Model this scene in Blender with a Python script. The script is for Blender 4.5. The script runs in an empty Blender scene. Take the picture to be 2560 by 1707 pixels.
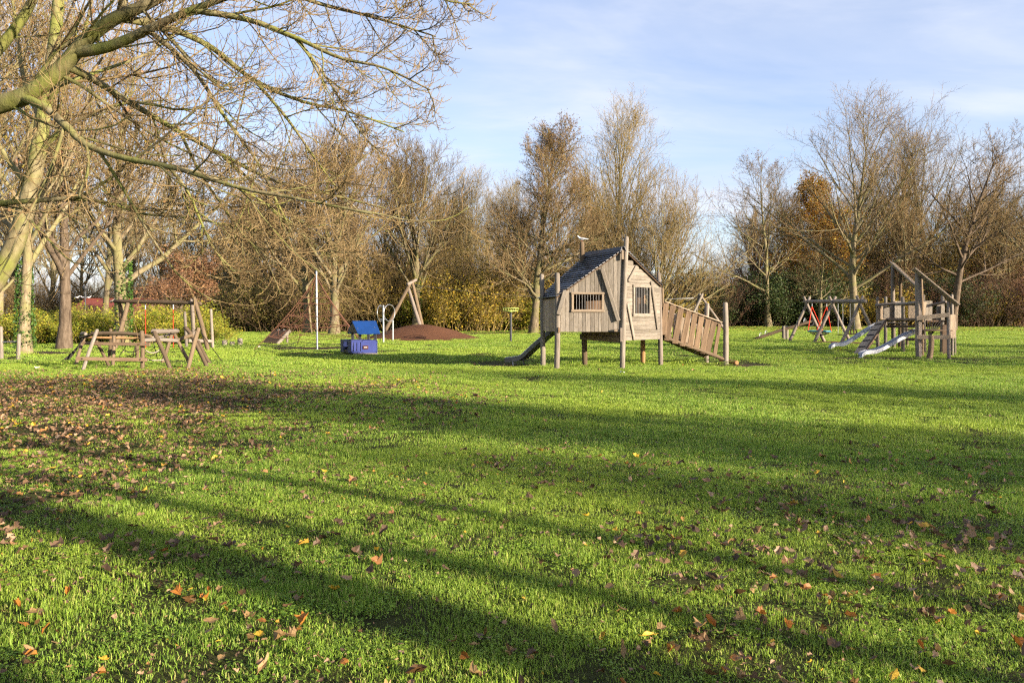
import bpy, bmesh, math, random
import numpy as np
from mathutils import Vector, Matrix

# ------------------------------------------------------------------ camera, sky, sun
SC = bpy.context.scene
COL = SC.collection
random.seed(7)
EYE, FPX, HZ = 1.55, 1991.0, 783.0          # eye height, focal length and horizon row (2560 px wide frame)
SUN_EL = math.radians(13.5)
SUN_H = Vector((0.842, -0.540, 0.0)).normalized()   # horizontal direction towards the sun (behind the viewer, right)

cam_d = bpy.data.cameras.new('camera')
cam_d.sensor_width = 36.0
cam_d.lens = 36.0 * FPX / 2560.0
cam_d.shift_y = -(1707 / 2 - HZ) / 2560.0
cam_d.clip_start, cam_d.clip_end = 0.1, 3000.0
cam = bpy.data.objects.new('camera', cam_d)
COL.objects.link(cam)
cam.location = (0, 0, EYE)
cam.rotation_euler = (math.radians(90), 0, 0)
SC.camera = cam

SC.view_settings.view_transform = 'Standard'
SC.view_settings.look = 'None'
SC.view_settings.gamma = 1.0
SC.view_settings.exposure = 1.72
SC.cycles.max_bounces = 4
SC.cycles.use_adaptive_sampling = True
SC.cycles.adaptive_threshold = 0.03
SC.cycles.adaptive_min_samples = 16
SC.cycles.diffuse_bounces = 2
SC.cycles.glossy_bounces = 2
SC.cycles.transmission_bounces = 2
SC.cycles.transparent_max_bounces = 4
SC.cycles.use_denoising = False
SC.cycles.denoiser = 'OPENIMAGEDENOISE'
SC.cycles.denoising_prefilter = 'ACCURATE'
SC.cycles.sample_clamp_indirect = 6.0
SC.cycles.pixel_filter_type = 'BLACKMAN_HARRIS'
SC.cycles.filter_width = 1.3


class NT:
    """tiny helper to wire shader nodes"""
    def __init__(self, tree):
        self.t = tree
        tree.nodes.clear()

    def n(self, kind, **kw):
        nd = self.t.nodes.new(kind)
        for k, v in kw.items():
            if k == 'ins':
                for kk, vv in v.items():
                    s = nd.inputs[kk]
                    if isinstance(vv, bpy.types.NodeSocket):
                        self.t.links.new(vv, s)
                    else:
                        s.default_value = vv
            else:
                setattr(nd, k, v)
        return nd

    def link(self, a, b):
        self.t.links.new(a, b)

    def math(self, op, a, b=0.0, c=None, clamp=False):
        ins = {0: a, 1: b}
        if c is not None:
            ins[2] = c
        return self.n('ShaderNodeMath', operation=op, use_clamp=clamp, ins=ins).outputs[0]

    def mix(self, f, a, b, blend='MIX'):
        nd = self.n('ShaderNodeMix', data_type='RGBA', blend_type=blend)
        for s, v in ((nd.inputs[0], f), (nd.inputs[6], a), (nd.inputs[7], b)):
            if isinstance(v, bpy.types.NodeSocket):
                self.t.links.new(v, s)
            else:
                s.default_value = v if not isinstance(v, tuple) or len(v) == 4 else (*v, 1)
        return nd.outputs[2]

    def ramp(self, fac, stops, interp='LINEAR'):
        nd = self.n('ShaderNodeValToRGB')
        cr = nd.color_ramp
        cr.interpolation = interp
        while len(cr.elements) < len(stops):
            cr.elements.new(0.5)
        for e, (p, c) in zip(cr.elements, stops):
            e.position = p
            e.color = (*c, 1) if len(c) == 3 else c
        self.t.links.new(fac, nd.inputs[0])
        return nd.outputs[0]

    def noise(self, vec, scale, detail=3.0, rough=0.55, dist=0.0):
        nd = self.n('ShaderNodeTexNoise', ins={'Scale': scale, 'Detail': detail, 'Roughness': rough, 'Distortion': dist})
        if vec is not None:
            self.t.links.new(vec, nd.inputs['Vector'])
        return nd.outputs[0]


world = bpy.data.worlds.new('World')
SC.world = world
world.use_nodes = True
w = NT(world.node_tree)
sky = w.n('ShaderNodeTexSky', sky_type='NISHITA', sun_disc=False)
sky.sun_elevation = SUN_EL
sky.sun_rotation = math.atan2(SUN_H.x, SUN_H.y)
sky.altitude = 0
sky.air_density, sky.dust_density, sky.ozone_density = 1.0, 0.6, 2.0
tc = w.n('ShaderNodeTexCoord').outputs['Generated']
sep = w.n('ShaderNodeSeparateXYZ', ins={0: tc})
zz = w.math('MAXIMUM', sep.outputs[2], 0.03)
px_ = w.math('DIVIDE', sep.outputs[0], w.math('ADD', zz, 0.12))
py_ = w.math('DIVIDE', sep.outputs[1], w.math('ADD', zz, 0.12))
cv = w.n('ShaderNodeCombineXYZ', ins={0: w.math('MULTIPLY', px_, 0.55), 1: py_, 2: 3.1}).outputs[0]
n1 = w.noise(cv, 0.62, 7.0, 0.56, 0.35)
n2 = w.noise(cv, 2.3, 6.0, 0.6, 0.6)
cm = w.math('ADD', w.math('MULTIPLY', n1, 0.8), w.math('MULTIPLY', n2, 0.2))
cmask = w.ramp(cm, [(0.36, (0.05, 0.05, 0.05)), (0.50, (0.42, 0.42, 0.42)), (0.61, (0.92, 0.92, 0.92))])
cloud = w.ramp(w.noise(cv, 1.1, 5.0, 0.55), [(0.3, (2.9, 3.1, 3.65)), (0.7, (3.55, 3.65, 3.95))])
skycol = w.mix(1.0, sky.outputs[0], (0.90, 0.86, 0.99, 1), 'MULTIPLY')
mixed = w.mix(cmask, skycol, cloud)
bg = w.n('ShaderNodeBackground', ins={'Color': mixed, 'Strength': 0.090})
wo = w.n('ShaderNodeOutputWorld')
w.link(bg.outputs[0], wo.inputs[0])

sun_d = bpy.data.lights.new('sun', 'SUN')
sun_d.energy = 5.0
sun_d.angle = math.radians(0.53)
sun_d.color = (1.0, 0.85, 0.66)
sun = bpy.data.objects.new('sun', sun_d)
COL.objects.link(sun)
sdir = Vector((SUN_H.x * math.cos(SUN_EL), SUN_H.y * math.cos(SUN_EL), math.sin(SUN_EL)))
sun.rotation_euler = sdir.to_track_quat('Z', 'Y').to_euler()
sun.location = (60, -40, 30)

# ------------------------------------------------------------------ helpers
def at(px, py, Y):
    """point at depth Y that was measured at pixel (px, py) of the photograph"""
    return Vector(((px - 1280) / FPX * Y, Y, EYE - (py - HZ) / FPX * Y))


def gp(px, py):
    """ground point measured at pixel (px, py)"""
    Y = EYE * FPX / (py - HZ)
    return Vector(((px - 1280) / FPX * Y, Y, 0))


def crop(ox, oy, s):
    return lambda x, y: (ox + x / s, oy + y / s)


WM = {}


def thing(name, label, cat, loc=(0, 0, 0), group=None):
    o = bpy.data.objects.new(name, None)
    o.empty_display_size = 0.3
    COL.objects.link(o)
    o.location = loc
    WM[o.name] = Matrix.Translation(Vector(loc))
    o['label'] = label
    o['category'] = cat
    if group:
        o['group'] = group
    return o


def tag(o, label=None, cat=None, group=None, kind=None):
    if label: o['label'] = label
    if cat: o['category'] = cat
    if group: o['group'] = group
    if kind: o['kind'] = kind
    return o


def link(name, me, mat=None, parent=None, M=None):
    """one mesh object; M is its world matrix"""
    o = bpy.data.objects.new(name, me)
    COL.objects.link(o)
    if mat is not None and len(me.materials) == 0:
        me.materials.append(mat)
    M = M if M is not None else Matrix.Identity(4)
    WM[o.name] = M.copy()
    if parent is not None:
        o.parent = parent
        o.matrix_basis = WM[parent.name].inverted() @ M
    else:
        o.matrix_basis = M
    return o


def frame(p0, p1, up=(0, 0, 1)):
    """matrix at p0 with local X towards p1, local Z near 'up'"""
    p0, p1 = Vector(p0), Vector(p1)
    x = (p1 - p0).normalized()
    u = Vector(up)
    if abs(x.dot(u.normalized())) > 0.995:
        u = Vector((0, 1, 0)) if abs(x.y) < 0.9 else Vector((1, 0, 0))
    y = u.cross(x).normalized()
    z = x.cross(y)
    M = Matrix((x, y, z)).transposed().to_4x4()
    M.translation = p0
    return M


def np_mesh(name, V, quads=None, tris=None, smooth=True, attr=None):
    me = bpy.data.meshes.new(name)
    V = np.asarray(V, dtype=np.float32).reshape(-1, 3)
    me.vertices.add(len(V))
    me.vertices.foreach_set('co', V.ravel())
    loops, starts, c = [], [], 0
    if quads is not None and len(quads):
        q = np.asarray(quads, dtype=np.int32).reshape(-1, 4)
        loops.append(q.ravel()); starts.append(np.arange(len(q), dtype=np.int32) * 4); c = len(q) * 4
    if tris is not None and len(tris):
        t = np.asarray(tris, dtype=np.int32).reshape(-1, 3)
        loops.append(t.ravel()); starts.append(c + np.arange(len(t), dtype=np.int32) * 3)
    loops = np.concatenate(loops); starts = np.concatenate(starts)
    me.loops.add(len(loops))
    me.loops.foreach_set('vertex_index', loops)
    me.polygons.add(len(starts))
    me.polygons.foreach_set('loop_start', starts)
    me.polygons.foreach_set('use_smooth', np.full(len(starts), smooth, dtype=bool))
    if attr is not None:
        for k, a in attr.items():
            at_ = me.attributes.new(k, 'FLOAT', 'POINT')
            at_.data.foreach_set('value', np.asarray(a, dtype=np.float32).ravel())
    me.update(calc_edges=True)
    return me


def box_me(L, W, T, bev=0.004, centred=False, seed=None):
    """bevelled board: length along X from 0, width along Y, thickness along Z"""
    bm = bmesh.new()
    bmesh.ops.create_cube(bm, size=1.0)
    rr = random.Random(seed) if seed is not None else None
    for v in bm.verts:
        x = v.co.x if centred else v.co.x + 0.5
        v.co = Vector((x * L, v.co.y * W, v.co.z * T))
        if rr:
            v.co += Vector((rr.uniform(-.3, .3), rr.uniform(-.3, .3) , 0)) * W * 0.12
    if bev > 0:
        bmesh.ops.bevel(bm, geom=bm.edges[:], offset=min(bev, 0.3 * min(abs(L), W, T)), segments=1, affect='EDGES')
    me = bpy.data.meshes.new('board')
    bm.to_mesh(me); bm.free()
    return me


def board(name, p0, p1, W, T, mat, parent, up=(0, 0, 1), bev=0.005, seed=None):
    p0, p1 = Vector(p0), Vector(p1)
    return link(name, box_me((p1 - p0).length, W, T, bev, seed=seed), mat, parent, frame(p0, p1, up))


def box(name, c, size, mat, parent, rotz=0.0, bev=0.005):
    M = Matrix.Translation(Vector(c)) @ Matrix.Rotation(rotz, 4, 'Z')
    return link(name, box_me(size[0], size[1], size[2], bev, centred=True), mat, parent, M)


def log_me(L, r0, r1, sides=12, rings=7, wob=0.06, bend=0.0, seed=0):
    """round pole along X: tapered, slightly crooked, rounded ends"""
    rr = random.Random(seed)
    bm = bmesh.new()
    prof = [(0.0, 0.62), (0.012, 0.93)] + [(i / rings, 1.0) for i in range(1, rings)] + [(0.988, 0.93), (1.0, 0.62)]
    ph = rr.uniform(0, 6.28)
    cx = [0.0] * len(prof); cy = [0.0] * len(prof)
    a = rr.uniform(0, 6.28)
    rows = []
    rad = [rr.uniform(1 - wob, 1 + wob) for _ in range(sides)]
    for i, (t, k) in enumerate(prof):
        r = (r0 + (r1 - r0) * t) * k
        off = bend * math.sin(math.pi * t) + wob * 0.35 * r0 * math.sin(7 * t + ph)
        oy, oz = off * math.cos(a), off * math.sin(a)
        row = []
        for j in range(sides):
            th = 2 * math.pi * j / sides
            q = r * rad[j] * (1 + rr.uniform(-wob, wob) * 0.4)
            row.append(bm.verts.new((t * L, oy + q * math.cos(th), oz + q * math.sin(th))))
        rows.append(row)
    for i in range(len(rows) - 1):
        for j in range(sides):
            f = bm.faces.new((rows[i][j], rows[i][(j + 1) % sides], rows[i + 1][(j + 1) % sides], rows[i + 1][j]))
            f.smooth = True
    bm.faces.new(rows[0][::-1]); bm.faces.new(rows[-1])
    bmesh.ops.recalc_face_normals(bm, faces=bm.faces[:])
    me = bpy.data.meshes.new('pole')
    bm.to_mesh(me); bm.free()
    return me


LOGSEED = [0]


def log(name, p0, p1, r0, r1, mat, parent, wob=0.06, bend=0.0, sides=12):
    LOGSEED[0] += 1
    p0, p1 = Vector(p0), Vector(p1)
    L = (p1 - p0).length
    return link(name, log_me(L, r0, r1, sides, 7, wob, bend, LOGSEED[0]), mat, parent, frame(p0, p1))


def tube_me(pts, r, sides=6, closed=False):
    """smooth pipe or rope through points"""
    P = np.array([tuple(p) for p in pts], dtype=float)
    n = len(P)
    R = np.full(n, r) if np.isscalar(r) else np.array(r, dtype=float)
    if closed:
        T = np.roll(P, -1, 0) - np.roll(P, 1, 0)
    else:
        T = np.gradient(P, axis=0)
    T /= np.linalg.norm(T, axis=1)[:, None] + 1e-9
    ref = np.array([0.13, 0.31, 0.94])
    N = np.zeros_like(P)
    u = np.cross(T[0], ref); u /= np.linalg.norm(u)
    for i in range(n):
        u = u - T[i] * (u @ T[i]); u /= np.linalg.norm(u) + 1e-9
        N[i] = u
    Bn = np.cross(T, N)
    th = np.arange(sides) * 2 * np.pi / sides
    V = P[:, None] + R[:, None, None] * (np.cos(th)[None, :, None] * N[:, None] + np.sin(th)[None, :, None] * Bn[:, None])
    q = []
    for i in range(n if closed else n - 1):
        i2 = (i + 1) % n
        for j in range(sides):
            j2 = (j + 1) % sides
            q.append((i * sides + j, i * sides + j2, i2 * sides + j2, i2 * sides + j))
    me = np_mesh('pipe', V, q)
    return me


def tube(name, pts, r, mat, parent, sides=6, closed=False):
    """pipe given in world points; object origin at first point"""
    o0 = Vector(pts[0])
    me = tube_me([Vector(p) - o0 for p in pts], r, sides, closed)
    return link(name, me, mat, parent, Matrix.Translation(o0))


def sag(a, b, d, n=7):
    a, b = Vector(a), Vector(b)
    return [a.lerp(b, i / (n - 1)) - Vector((0, 0, 4 * d * (i / (n - 1)) * (1 - i / (n - 1)))) for i in range(n)]


def dup(root, loc, rotz=0.0, scale=1.0, label=None, group=None):
    """copy of a thing with its parts and sub-parts (mesh data shared)"""
    r = root.copy(); COL.objects.link(r)
    r.location = loc; r.rotation_euler = (0, 0, rotz)
    r.scale = (scale,) * 3 if not hasattr(scale, '__len__') else scale
    if label: r['label'] = label
    if group: r['group'] = group
    for ch in list(root.children):
        c = ch.copy(); COL.objects.link(c); c.parent = r
        for g in ch.children:
            d = g.copy(); COL.objects.link(d); d.parent = c
    return r
# ------------------------------------------------------------------ materials
def new_mat(name):
    m = bpy.data.materials.new(name)
    m.use_nodes = True
    return m, NT(m.node_tree)


def finish(t, col, rough=0.8, bump=None, bstr=0.3, bdist=0.01, spec=0.3, metal=0.0, trans=0.0):
    ins = {'Base Color': col, 'Roughness': rough, 'Specular IOR Level': spec, 'Metallic': metal}
    p = t.n('ShaderNodeBsdfPrincipled', ins=ins)
    if bump is not None:
        b = t.n('ShaderNodeBump', ins={'Strength': bstr, 'Distance': bdist, 'Height': bump})
        t.link(b.outputs[0], p.inputs['Normal'])
    out = t.n('ShaderNodeOutputMaterial')
    sh = p.outputs[0]
    if trans > 0:
        tr = t.n('ShaderNodeBsdfTranslucent', ins={'Color': col})
        mx = t.n('ShaderNodeMixShader', ins={0: trans, 1: sh, 2: tr.outputs[0]})
        sh = mx.outputs[0]
    t.link(sh, out.inputs[0])


def wood(name, dark, mid, light, rough=0.82, stain=None):
    """weathered timber: grain along local X, tone differs board by board"""
    m, t = new_mat(name)
    oc = t.n('ShaderNodeTexCoord').outputs['Object']
    oi = t.n('ShaderNodeObjectInfo')
    mp = t.n('ShaderNodeMapping', ins={'Vector': oc, 'Scale': (0.9, 13.0, 13.0)})
    off = t.n('ShaderNodeCombineXYZ', ins={0: t.math('MULTIPLY', oi.outputs['Random'], 37.0), 1: t.math('MULTIPLY', oi.outputs['Random'], 11.0), 2: 0.0})
    vec = t.n('ShaderNodeVectorMath', operation='ADD', ins={0: mp.outputs[0], 1: off.outputs[0]}).outputs[0]
    g = t.noise(vec, 1.6, 6.0, 0.62, 0.9)
    g2 = t.noise(vec, 7.0, 4.0, 0.6, 0.3)
    mp2 = t.n('ShaderNodeMapping', ins={'Vector': oc, 'Scale': (2.2, 3.4, 3.4)})
    vec2 = t.n('ShaderNodeVectorMath', operation='ADD', ins={0: mp2.outputs[0], 1: off.outputs[0]}).outputs[0]
    blot = t.noise(vec2, 1.3, 4.0, 0.6)
    f = t.math('ADD', t.math('MULTIPLY', g, 0.62), t.math('MULTIPLY', g2, 0.38))
    col = t.ramp(f, [(0.28, dark), (0.5, mid), (0.72, light)])
    tone = t.math('ADD', 0.74, t.math('MULTIPLY', oi.outputs['Random'], 0.42))
    tone = t.math('MULTIPLY', tone, t.math('ADD', 0.72, t.math('MULTIPLY', blot, 0.56)))
    tc_ = t.n('ShaderNodeCombineColor', ins={0: tone, 1: tone, 2: tone}).outputs[0]
    col = t.mix(1.0, col, tc_, 'MULTIPLY')
    if stain:
        sm = t.ramp(t.noise(vec2, 2.6, 3.0, 0.6), [(0.55, (0, 0, 0)), (0.72, (0.75, 0.75, 0.75))])
        col = t.mix(sm, col, stain)
    finish(t, col, rough, f, 0.5, 0.006, 0.2)
    return m


def plain(name, c, rough=0.6, var=0.15, scale=6.0, spec=0.4, metal=0.0, bstr=0.08):
    m, t = new_mat(name)
    oc = t.n('ShaderNodeTexCoord').outputs['Object']
    n = t.noise(oc, scale, 5.0, 0.6)
    lo = tuple(max(0, x * (1 - var)) for x in c); hi = tuple(min(1, x * (1 + var)) for x in c)
    col = t.ramp(n, [(0.3, lo), (0.7, hi)])
    finish(t, col, rough, n, bstr, 0.003, spec, metal)
    return m


def bark(name, dark, mid, light, moss=None, mscale=1.2):
    m, t = new_mat(name)
    ps = t.n('ShaderNodeTexCoord').outputs['Object']
    oi = t.n('ShaderNodeObjectInfo')
    mp = t.n('ShaderNodeMapping', ins={'Vector': ps, 'Scale': (1.0, 1.0, 0.35)}).outputs[0]
    a = t.noise(mp, 9.0, 5.0, 0.65)
    b = t.noise(ps, mscale, 3.0, 0.55)
    col = t.ramp(a, [(0.3, dark), (0.5, mid), (0.72, light)])
    if moss:
        mm = t.ramp(b, [(0.42, (0, 0, 0)), (0.62, (0.85, 0.85, 0.85))])
        col = t.mix(mm, col, moss)
    tone = t.math('ADD', 0.8, t.math('MULTIPLY', oi.outputs['Random'], 0.4))
    col = t.mix(1.0, col, t.n('ShaderNodeCombineColor', ins={0: tone, 1: tone, 2: tone}).outputs[0], 'MULTIPLY')
    finish(t, col, 0.9, a, 0.6, 0.03, 0.15)
    return m


def twig(name, dark, mid, light):
    """thin twigs: only a soft change of tone"""
    m, t = new_mat(name)
    ps = t.n('ShaderNodeTexCoord').outputs['Object']
    oi = t.n('ShaderNodeObjectInfo')
    a = t.noise(ps, 2.2, 1.0, 0.5)
    col = t.ramp(a, [(0.3, dark), (0.5, mid), (0.7, light)])
    tone = t.math('ADD', 0.78, t.math('MULTIPLY', oi.outputs['Random'], 0.44))
    col = t.mix(1.0, col, t.n('ShaderNodeCombineColor', ins={0: tone, 1: tone, 2: tone}).outputs[0], 'MULTIPLY')
    col = t.mix(t.math('MULTIPLY', t.math('FRACT', t.math('MULTIPLY', oi.outputs['Random'], 7.31)), 0.45), col, tuple(0.55 * x + 0.45 * y for x, y in zip(mid, (0.17, 0.09, 0.06))))
    d = t.n('ShaderNodeBsdfDiffuse', ins={'Color': col})
    t.link(d.outputs[0], t.n('ShaderNodeOutputMaterial').inputs[0])
    return m


def leafm(name, stops, trans=0.3, rough=0.55, scale=1.0, obj_var=0.25):
    """leaves: colour picked per leaf from the point attribute rnd"""
    m, t = new_mat(name)
    at_ = t.n('ShaderNodeAttribute', attribute_name='rnd')
    oi = t.n('ShaderNodeObjectInfo')
    col = t.ramp(at_.outputs['Fac'], stops)
    tone = t.math('ADD', 1 - obj_var / 2, t.math('MULTIPLY', oi.outputs['Random'], obj_var))
    col = t.mix(1.0, col, t.n('ShaderNodeCombineColor', ins={0: tone, 1: tone, 2: tone}).outputs[0], 'MULTIPLY')
    finish(t, col, rough, None, spec=0.3, trans=trans)
    return m


M = {}
M['plank'] = wood('weathered_plank', (0.08, 0.065, 0.052), (0.18, 0.156, 0.127), (0.275, 0.247, 0.208), stain=(0.10, 0.085, 0.055))
M['plank_grey'] = wood('grey_plank', (0.13, 0.098, 0.07), (0.27, 0.21, 0.15), (0.40, 0.325, 0.24))
M['plank_brown'] = wood('brown_plank', (0.085, 0.053, 0.032), (0.175, 0.117, 0.073), (0.26, 0.185, 0.12))
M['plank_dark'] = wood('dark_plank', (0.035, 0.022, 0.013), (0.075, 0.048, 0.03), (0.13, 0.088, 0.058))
M['pole'] = wood('weathered_pole', (0.085, 0.07, 0.056), (0.175, 0.15, 0.122), (0.265, 0.235, 0.196))
M['pole_grey'] = wood('grey_pole', (0.095, 0.075, 0.06), (0.20, 0.165, 0.135), (0.30, 0.255, 0.21))
M['pole_brown'] = wood('brown_pole', (0.06, 0.041, 0.025), (0.125, 0.089, 0.055), (0.205, 0.152, 0.097))
M['pole_orange'] = wood('fresh_pole', (0.17, 0.085, 0.035), (0.34, 0.19, 0.085), (0.47, 0.29, 0.14))
M['slate'] = wood('roof_slat_wood', (0.022, 0.022, 0.025), (0.045, 0.046, 0.052), (0.085, 0.087, 0.098), rough=0.34)
M['steel'] = plain('brushed_steel', (0.40, 0.42, 0.47), 0.45, 0.1, 9, 0.5, 0.35)
M['slide_dark'] = plain('dull_dark_steel', (0.10, 0.10, 0.105), 0.45, 0.2, 8, 0.5, 0.7)
M['galv'] = plain('galvanised_steel', (0.33, 0.34, 0.355), 0.45, 0.18, 12, 0.5, 0.85)
M['bar_steel'] = plain('dull_bar_steel', (0.20, 0.20, 0.20), 0.5, 0.15, 10, 0.5, 0.6)
M['steel_dark'] = plain('dark_steel', (0.035, 0.037, 0.042), 0.5, 0.2, 8, 0.4, 0.3)
M['rubber'] = plain('black_rubber', (0.015, 0.015, 0.016), 0.75, 0.3, 8, 0.3)
M['rope_black'] = plain('dark_rope', (0.03, 0.026, 0.024), 0.85, 0.3, 20, 0.1)
M['rope_red'] = plain('red_rope', (0.50, 0.035, 0.012), 0.7, 0.15, 20, 0.2)
M['rope_rust'] = plain('rust_red_rope', (0.12, 0.055, 0.035), 0.8, 0.25, 14, 0.2)
M['rope_pale'] = plain('pale_rope', (0.22, 0.195, 0.15), 0.8, 0.2, 14, 0.2)
M['blue_wall'] = plain('blue_panel', (0.052, 0.068, 0.235), 0.45, 0.10, 3, 0.4)
M['blue_roof'] = plain('blue_roof_panel', (0.006, 0.043, 0.18), 0.42, 0.14, 3, 0.4)
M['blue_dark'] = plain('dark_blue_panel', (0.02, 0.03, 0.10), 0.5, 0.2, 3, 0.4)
M['white'] = plain('white_paint', (0.78, 0.78, 0.76), 0.5, 0.06, 5)
M['black'] = plain('black_plastic', (0.012, 0.012, 0.014), 0.5, 0.2, 5)
M['green_bin'] = plain('green_plastic', (0.06, 0.28, 0.10), 0.45, 0.1, 4)
M['lime'] = plain('lime_paint', (0.36, 0.46, 0.10), 0.4, 0.06, 4)
M['teal'] = plain('teal_padding', (0.035, 0.17, 0.22), 0.5, 0.12, 6)
M['red_plate'] = plain('red_brown_plate', (0.085, 0.03, 0.02), 0.45, 0.1, 4)
M['seat_brown'] = plain('brown_rubber_seat', (0.16, 0.06, 0.05), 0.6, 0.1, 4)
M['roof_tile'] = plain('red_roof_tile', (0.16, 0.038, 0.024), 0.75, 0.2, 7)
M['brick'] = plain('house_brick', (0.27, 0.16, 0.11), 0.85, 0.2, 7)
M['glass'] = plain('window_glass', (0.03, 0.035, 0.04), 0.08, 0.1, 2, 0.5)
M['bird_white'] = plain('white_feather', (0.80, 0.80, 0.80), 0.7, 0.04, 20)
M['bird_grey'] = plain('grey_feather', (0.40, 0.42, 0.46), 0.7, 0.06, 20)
M['bird_red'] = plain('red_beak', (0.38, 0.05, 0.03), 0.5, 0.1, 20)
M['paper'] = plain('pale_paper', (0.70, 0.70, 0.68), 0.7, 0.05, 5)

# bark and twigs
M['bark_moss'] = bark('mossy_bark', (0.075, 0.06, 0.034), (0.165, 0.138, 0.075), (0.26, 0.225, 0.13), (0.165, 0.18, 0.04), 1.6)
M['bark_tan'] = bark('tan_bark', (0.075, 0.056, 0.035), (0.16, 0.128, 0.078), (0.255, 0.21, 0.138), (0.155, 0.148, 0.06))
M['bark_grey'] = bark('grey_bark', (0.06, 0.046, 0.029), (0.14, 0.112, 0.07), (0.235, 0.195, 0.128), (0.145, 0.14, 0.055))
M['bark_dark'] = bark('dark_bark', (0.05, 0.035, 0.025), (0.10, 0.075, 0.052), (0.17, 0.13, 0.095))
M['twig_tan'] = twig('tan_twigs', (0.12, 0.087, 0.042), (0.195, 0.145, 0.070), (0.275, 0.21, 0.105))
M['twig_gold'] = twig('golden_twigs', (0.14, 0.104, 0.042), (0.22, 0.165, 0.066), (0.30, 0.235, 0.098))
M['twig_hero'] = twig('olive_brown_twigs', (0.07, 0.05, 0.03), (0.125, 0.095, 0.055), (0.19, 0.15, 0.09))
M['twig_grey'] = twig('grey_brown_twigs', (0.10, 0.070, 0.034), (0.17, 0.122, 0.060), (0.245, 0.182, 0.092))
M['twig_red'] = twig('reddish_twigs', (0.17, 0.095, 0.065), (0.26, 0.155, 0.105), (0.35, 0.22, 0.15))
M['twig_dark'] = twig('dark_twigs', (0.06, 0.045, 0.03), (0.105, 0.08, 0.052), (0.16, 0.125, 0.085))
M['leaf_yellowgreen'] = leafm('yellow_green_leaf', [(0.0, (0.10, 0.15, 0.018)), (0.35, (0.20, 0.24, 0.025)), (0.7, (0.34, 0.32, 0.03)), (1.0, (0.46, 0.36, 0.04))], 0.35)
M['leaf_yellow'] = leafm('yellow_leaf', [(0.0, (0.12, 0.13, 0.02)), (0.4, (0.28, 0.22, 0.03)), (0.8, (0.44, 0.31, 0.03)), (1.0, (0.38, 0.20, 0.03))], 0.35)
M['leaf_green'] = leafm('evergreen_leaf', [(0.0, (0.018, 0.035, 0.009)), (0.6, (0.045, 0.075, 0.016)), (1.0, (0.10, 0.12, 0.025))], 0.15)
M['leaf_olive'] = leafm('olive_leaf', [(0.0, (0.05, 0.06, 0.015)), (0.5, (0.12, 0.115, 0.025)), (1.0, (0.25, 0.19, 0.04))], 0.3)
M['leaf_orange'] = leafm('orange_leaf', [(0.0, (0.16, 0.06, 0.015)), (0.5, (0.32, 0.15, 0.022)), (1.0, (0.42, 0.26, 0.03))], 0.35)
M['leaf_rust'] = leafm('rust_leaf', [(0.0, (0.15, 0.07, 0.036)), (0.5, (0.25, 0.13, 0.062)), (1.0, (0.34, 0.20, 0.095))], 0.3)
M['leaf_brown'] = leafm('brown_leaf', [(0.0, (0.07, 0.04, 0.02)), (0.5, (0.15, 0.08, 0.035)), (1.0, (0.24, 0.13, 0.05))], 0.3)
M['ivy'] = leafm('ivy_leaf', [(0.0, (0.025, 0.06, 0.012)), (0.6, (0.06, 0.13, 0.02)), (1.0, (0.13, 0.2, 0.03))], 0.2)
# ------------------------------------------------------------------ the lawn
rng = np.random.default_rng(11)


def gz(x, y):
    return 0.018 * np.sin(0.55 * x + 0.31 * y) + 0.014 * np.sin(0.9 * y - 0.37 * x + 1.3) + 0.008 * np.sin(1.9 * x + 0.8) * np.sin(1.6 * y)


LITTER_C = (-9.8, 13.2)


def litter_d(x, y):
    """how thickly leaves lie: a wide patch below the overhanging tree on the left"""
    dx, dy = (x - LITTER_C[0]) / 1.0, (y - LITTER_C[1]) / 1.02
    r = np.sqrt(dx * dx + dy * dy) + 0.9 * np.sin(1.1 * x + 0.4 * y) + 0.7 * np.sin(0.7 * y - 1.7 * x)
    a = np.clip((10.6 - r) / 7.0, 0, 1)
    return a * a * (3 - 2 * a)


def axis_lines(lo, hi, step, far):
    a = list(np.arange(lo, hi + 1e-6, step))
    s = step
    while a[-1] < far:
        s *= 1.5; a.append(a[-1] + s)
    s = step
    while a[0] > -far:
        s *= 1.5; a.insert(0, a[0] - s)
    return np.array(a)


gx, gy = axis_lines(-30, 30, 0.5, 1500), axis_lines(0, 60, 0.5, 1500)
XX, YY = np.meshgrid(gx, gy)
ZZ = gz(XX, YY) * (np.hypot(XX, YY) < 90)
nx = len(gx)
ii = (np.arange(len(gy) - 1)[:, None] * nx + np.arange(nx - 1)[None]).ravel()
lawn_me = np_mesh('lawn', np.stack([XX, YY, ZZ], -1), np.stack([ii, ii + 1, ii + nx + 1, ii + nx], -1))
m, t = new_mat('lawn_soil')
pos = t.n('ShaderNodeNewGeometry').outputs['Position']
a = t.noise(pos, 0.35, 4.0, 0.6)
b = t.noise(pos, 9.0, 6.0, 0.7)
c_ = t.noise(pos, 90.0, 5.0, 0.75)
col = t.ramp(b, [(0.3, (0.035, 0.032, 0.012)), (0.55, (0.065, 0.072, 0.02)), (0.75, (0.11, 0.115, 0.032))])
col = t.mix(t.ramp(a, [(0.45, (0, 0, 0)), (0.7, (0.6, 0.6, 0.6))]), col, (0.075, 0.095, 0.02))
col = t.mix(t.ramp(c_, [(0.5, (0, 0, 0)), (0.75, (0.8, 0.8, 0.8))]), col, (0.075, 0.05, 0.026))
finish(t, col, 0.95, t.math('ADD', b, c_), 0.9, 0.05, 0.1)
M['lawn'] = m
tag(link('lawn', lawn_me, m), kind='structure')

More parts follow.
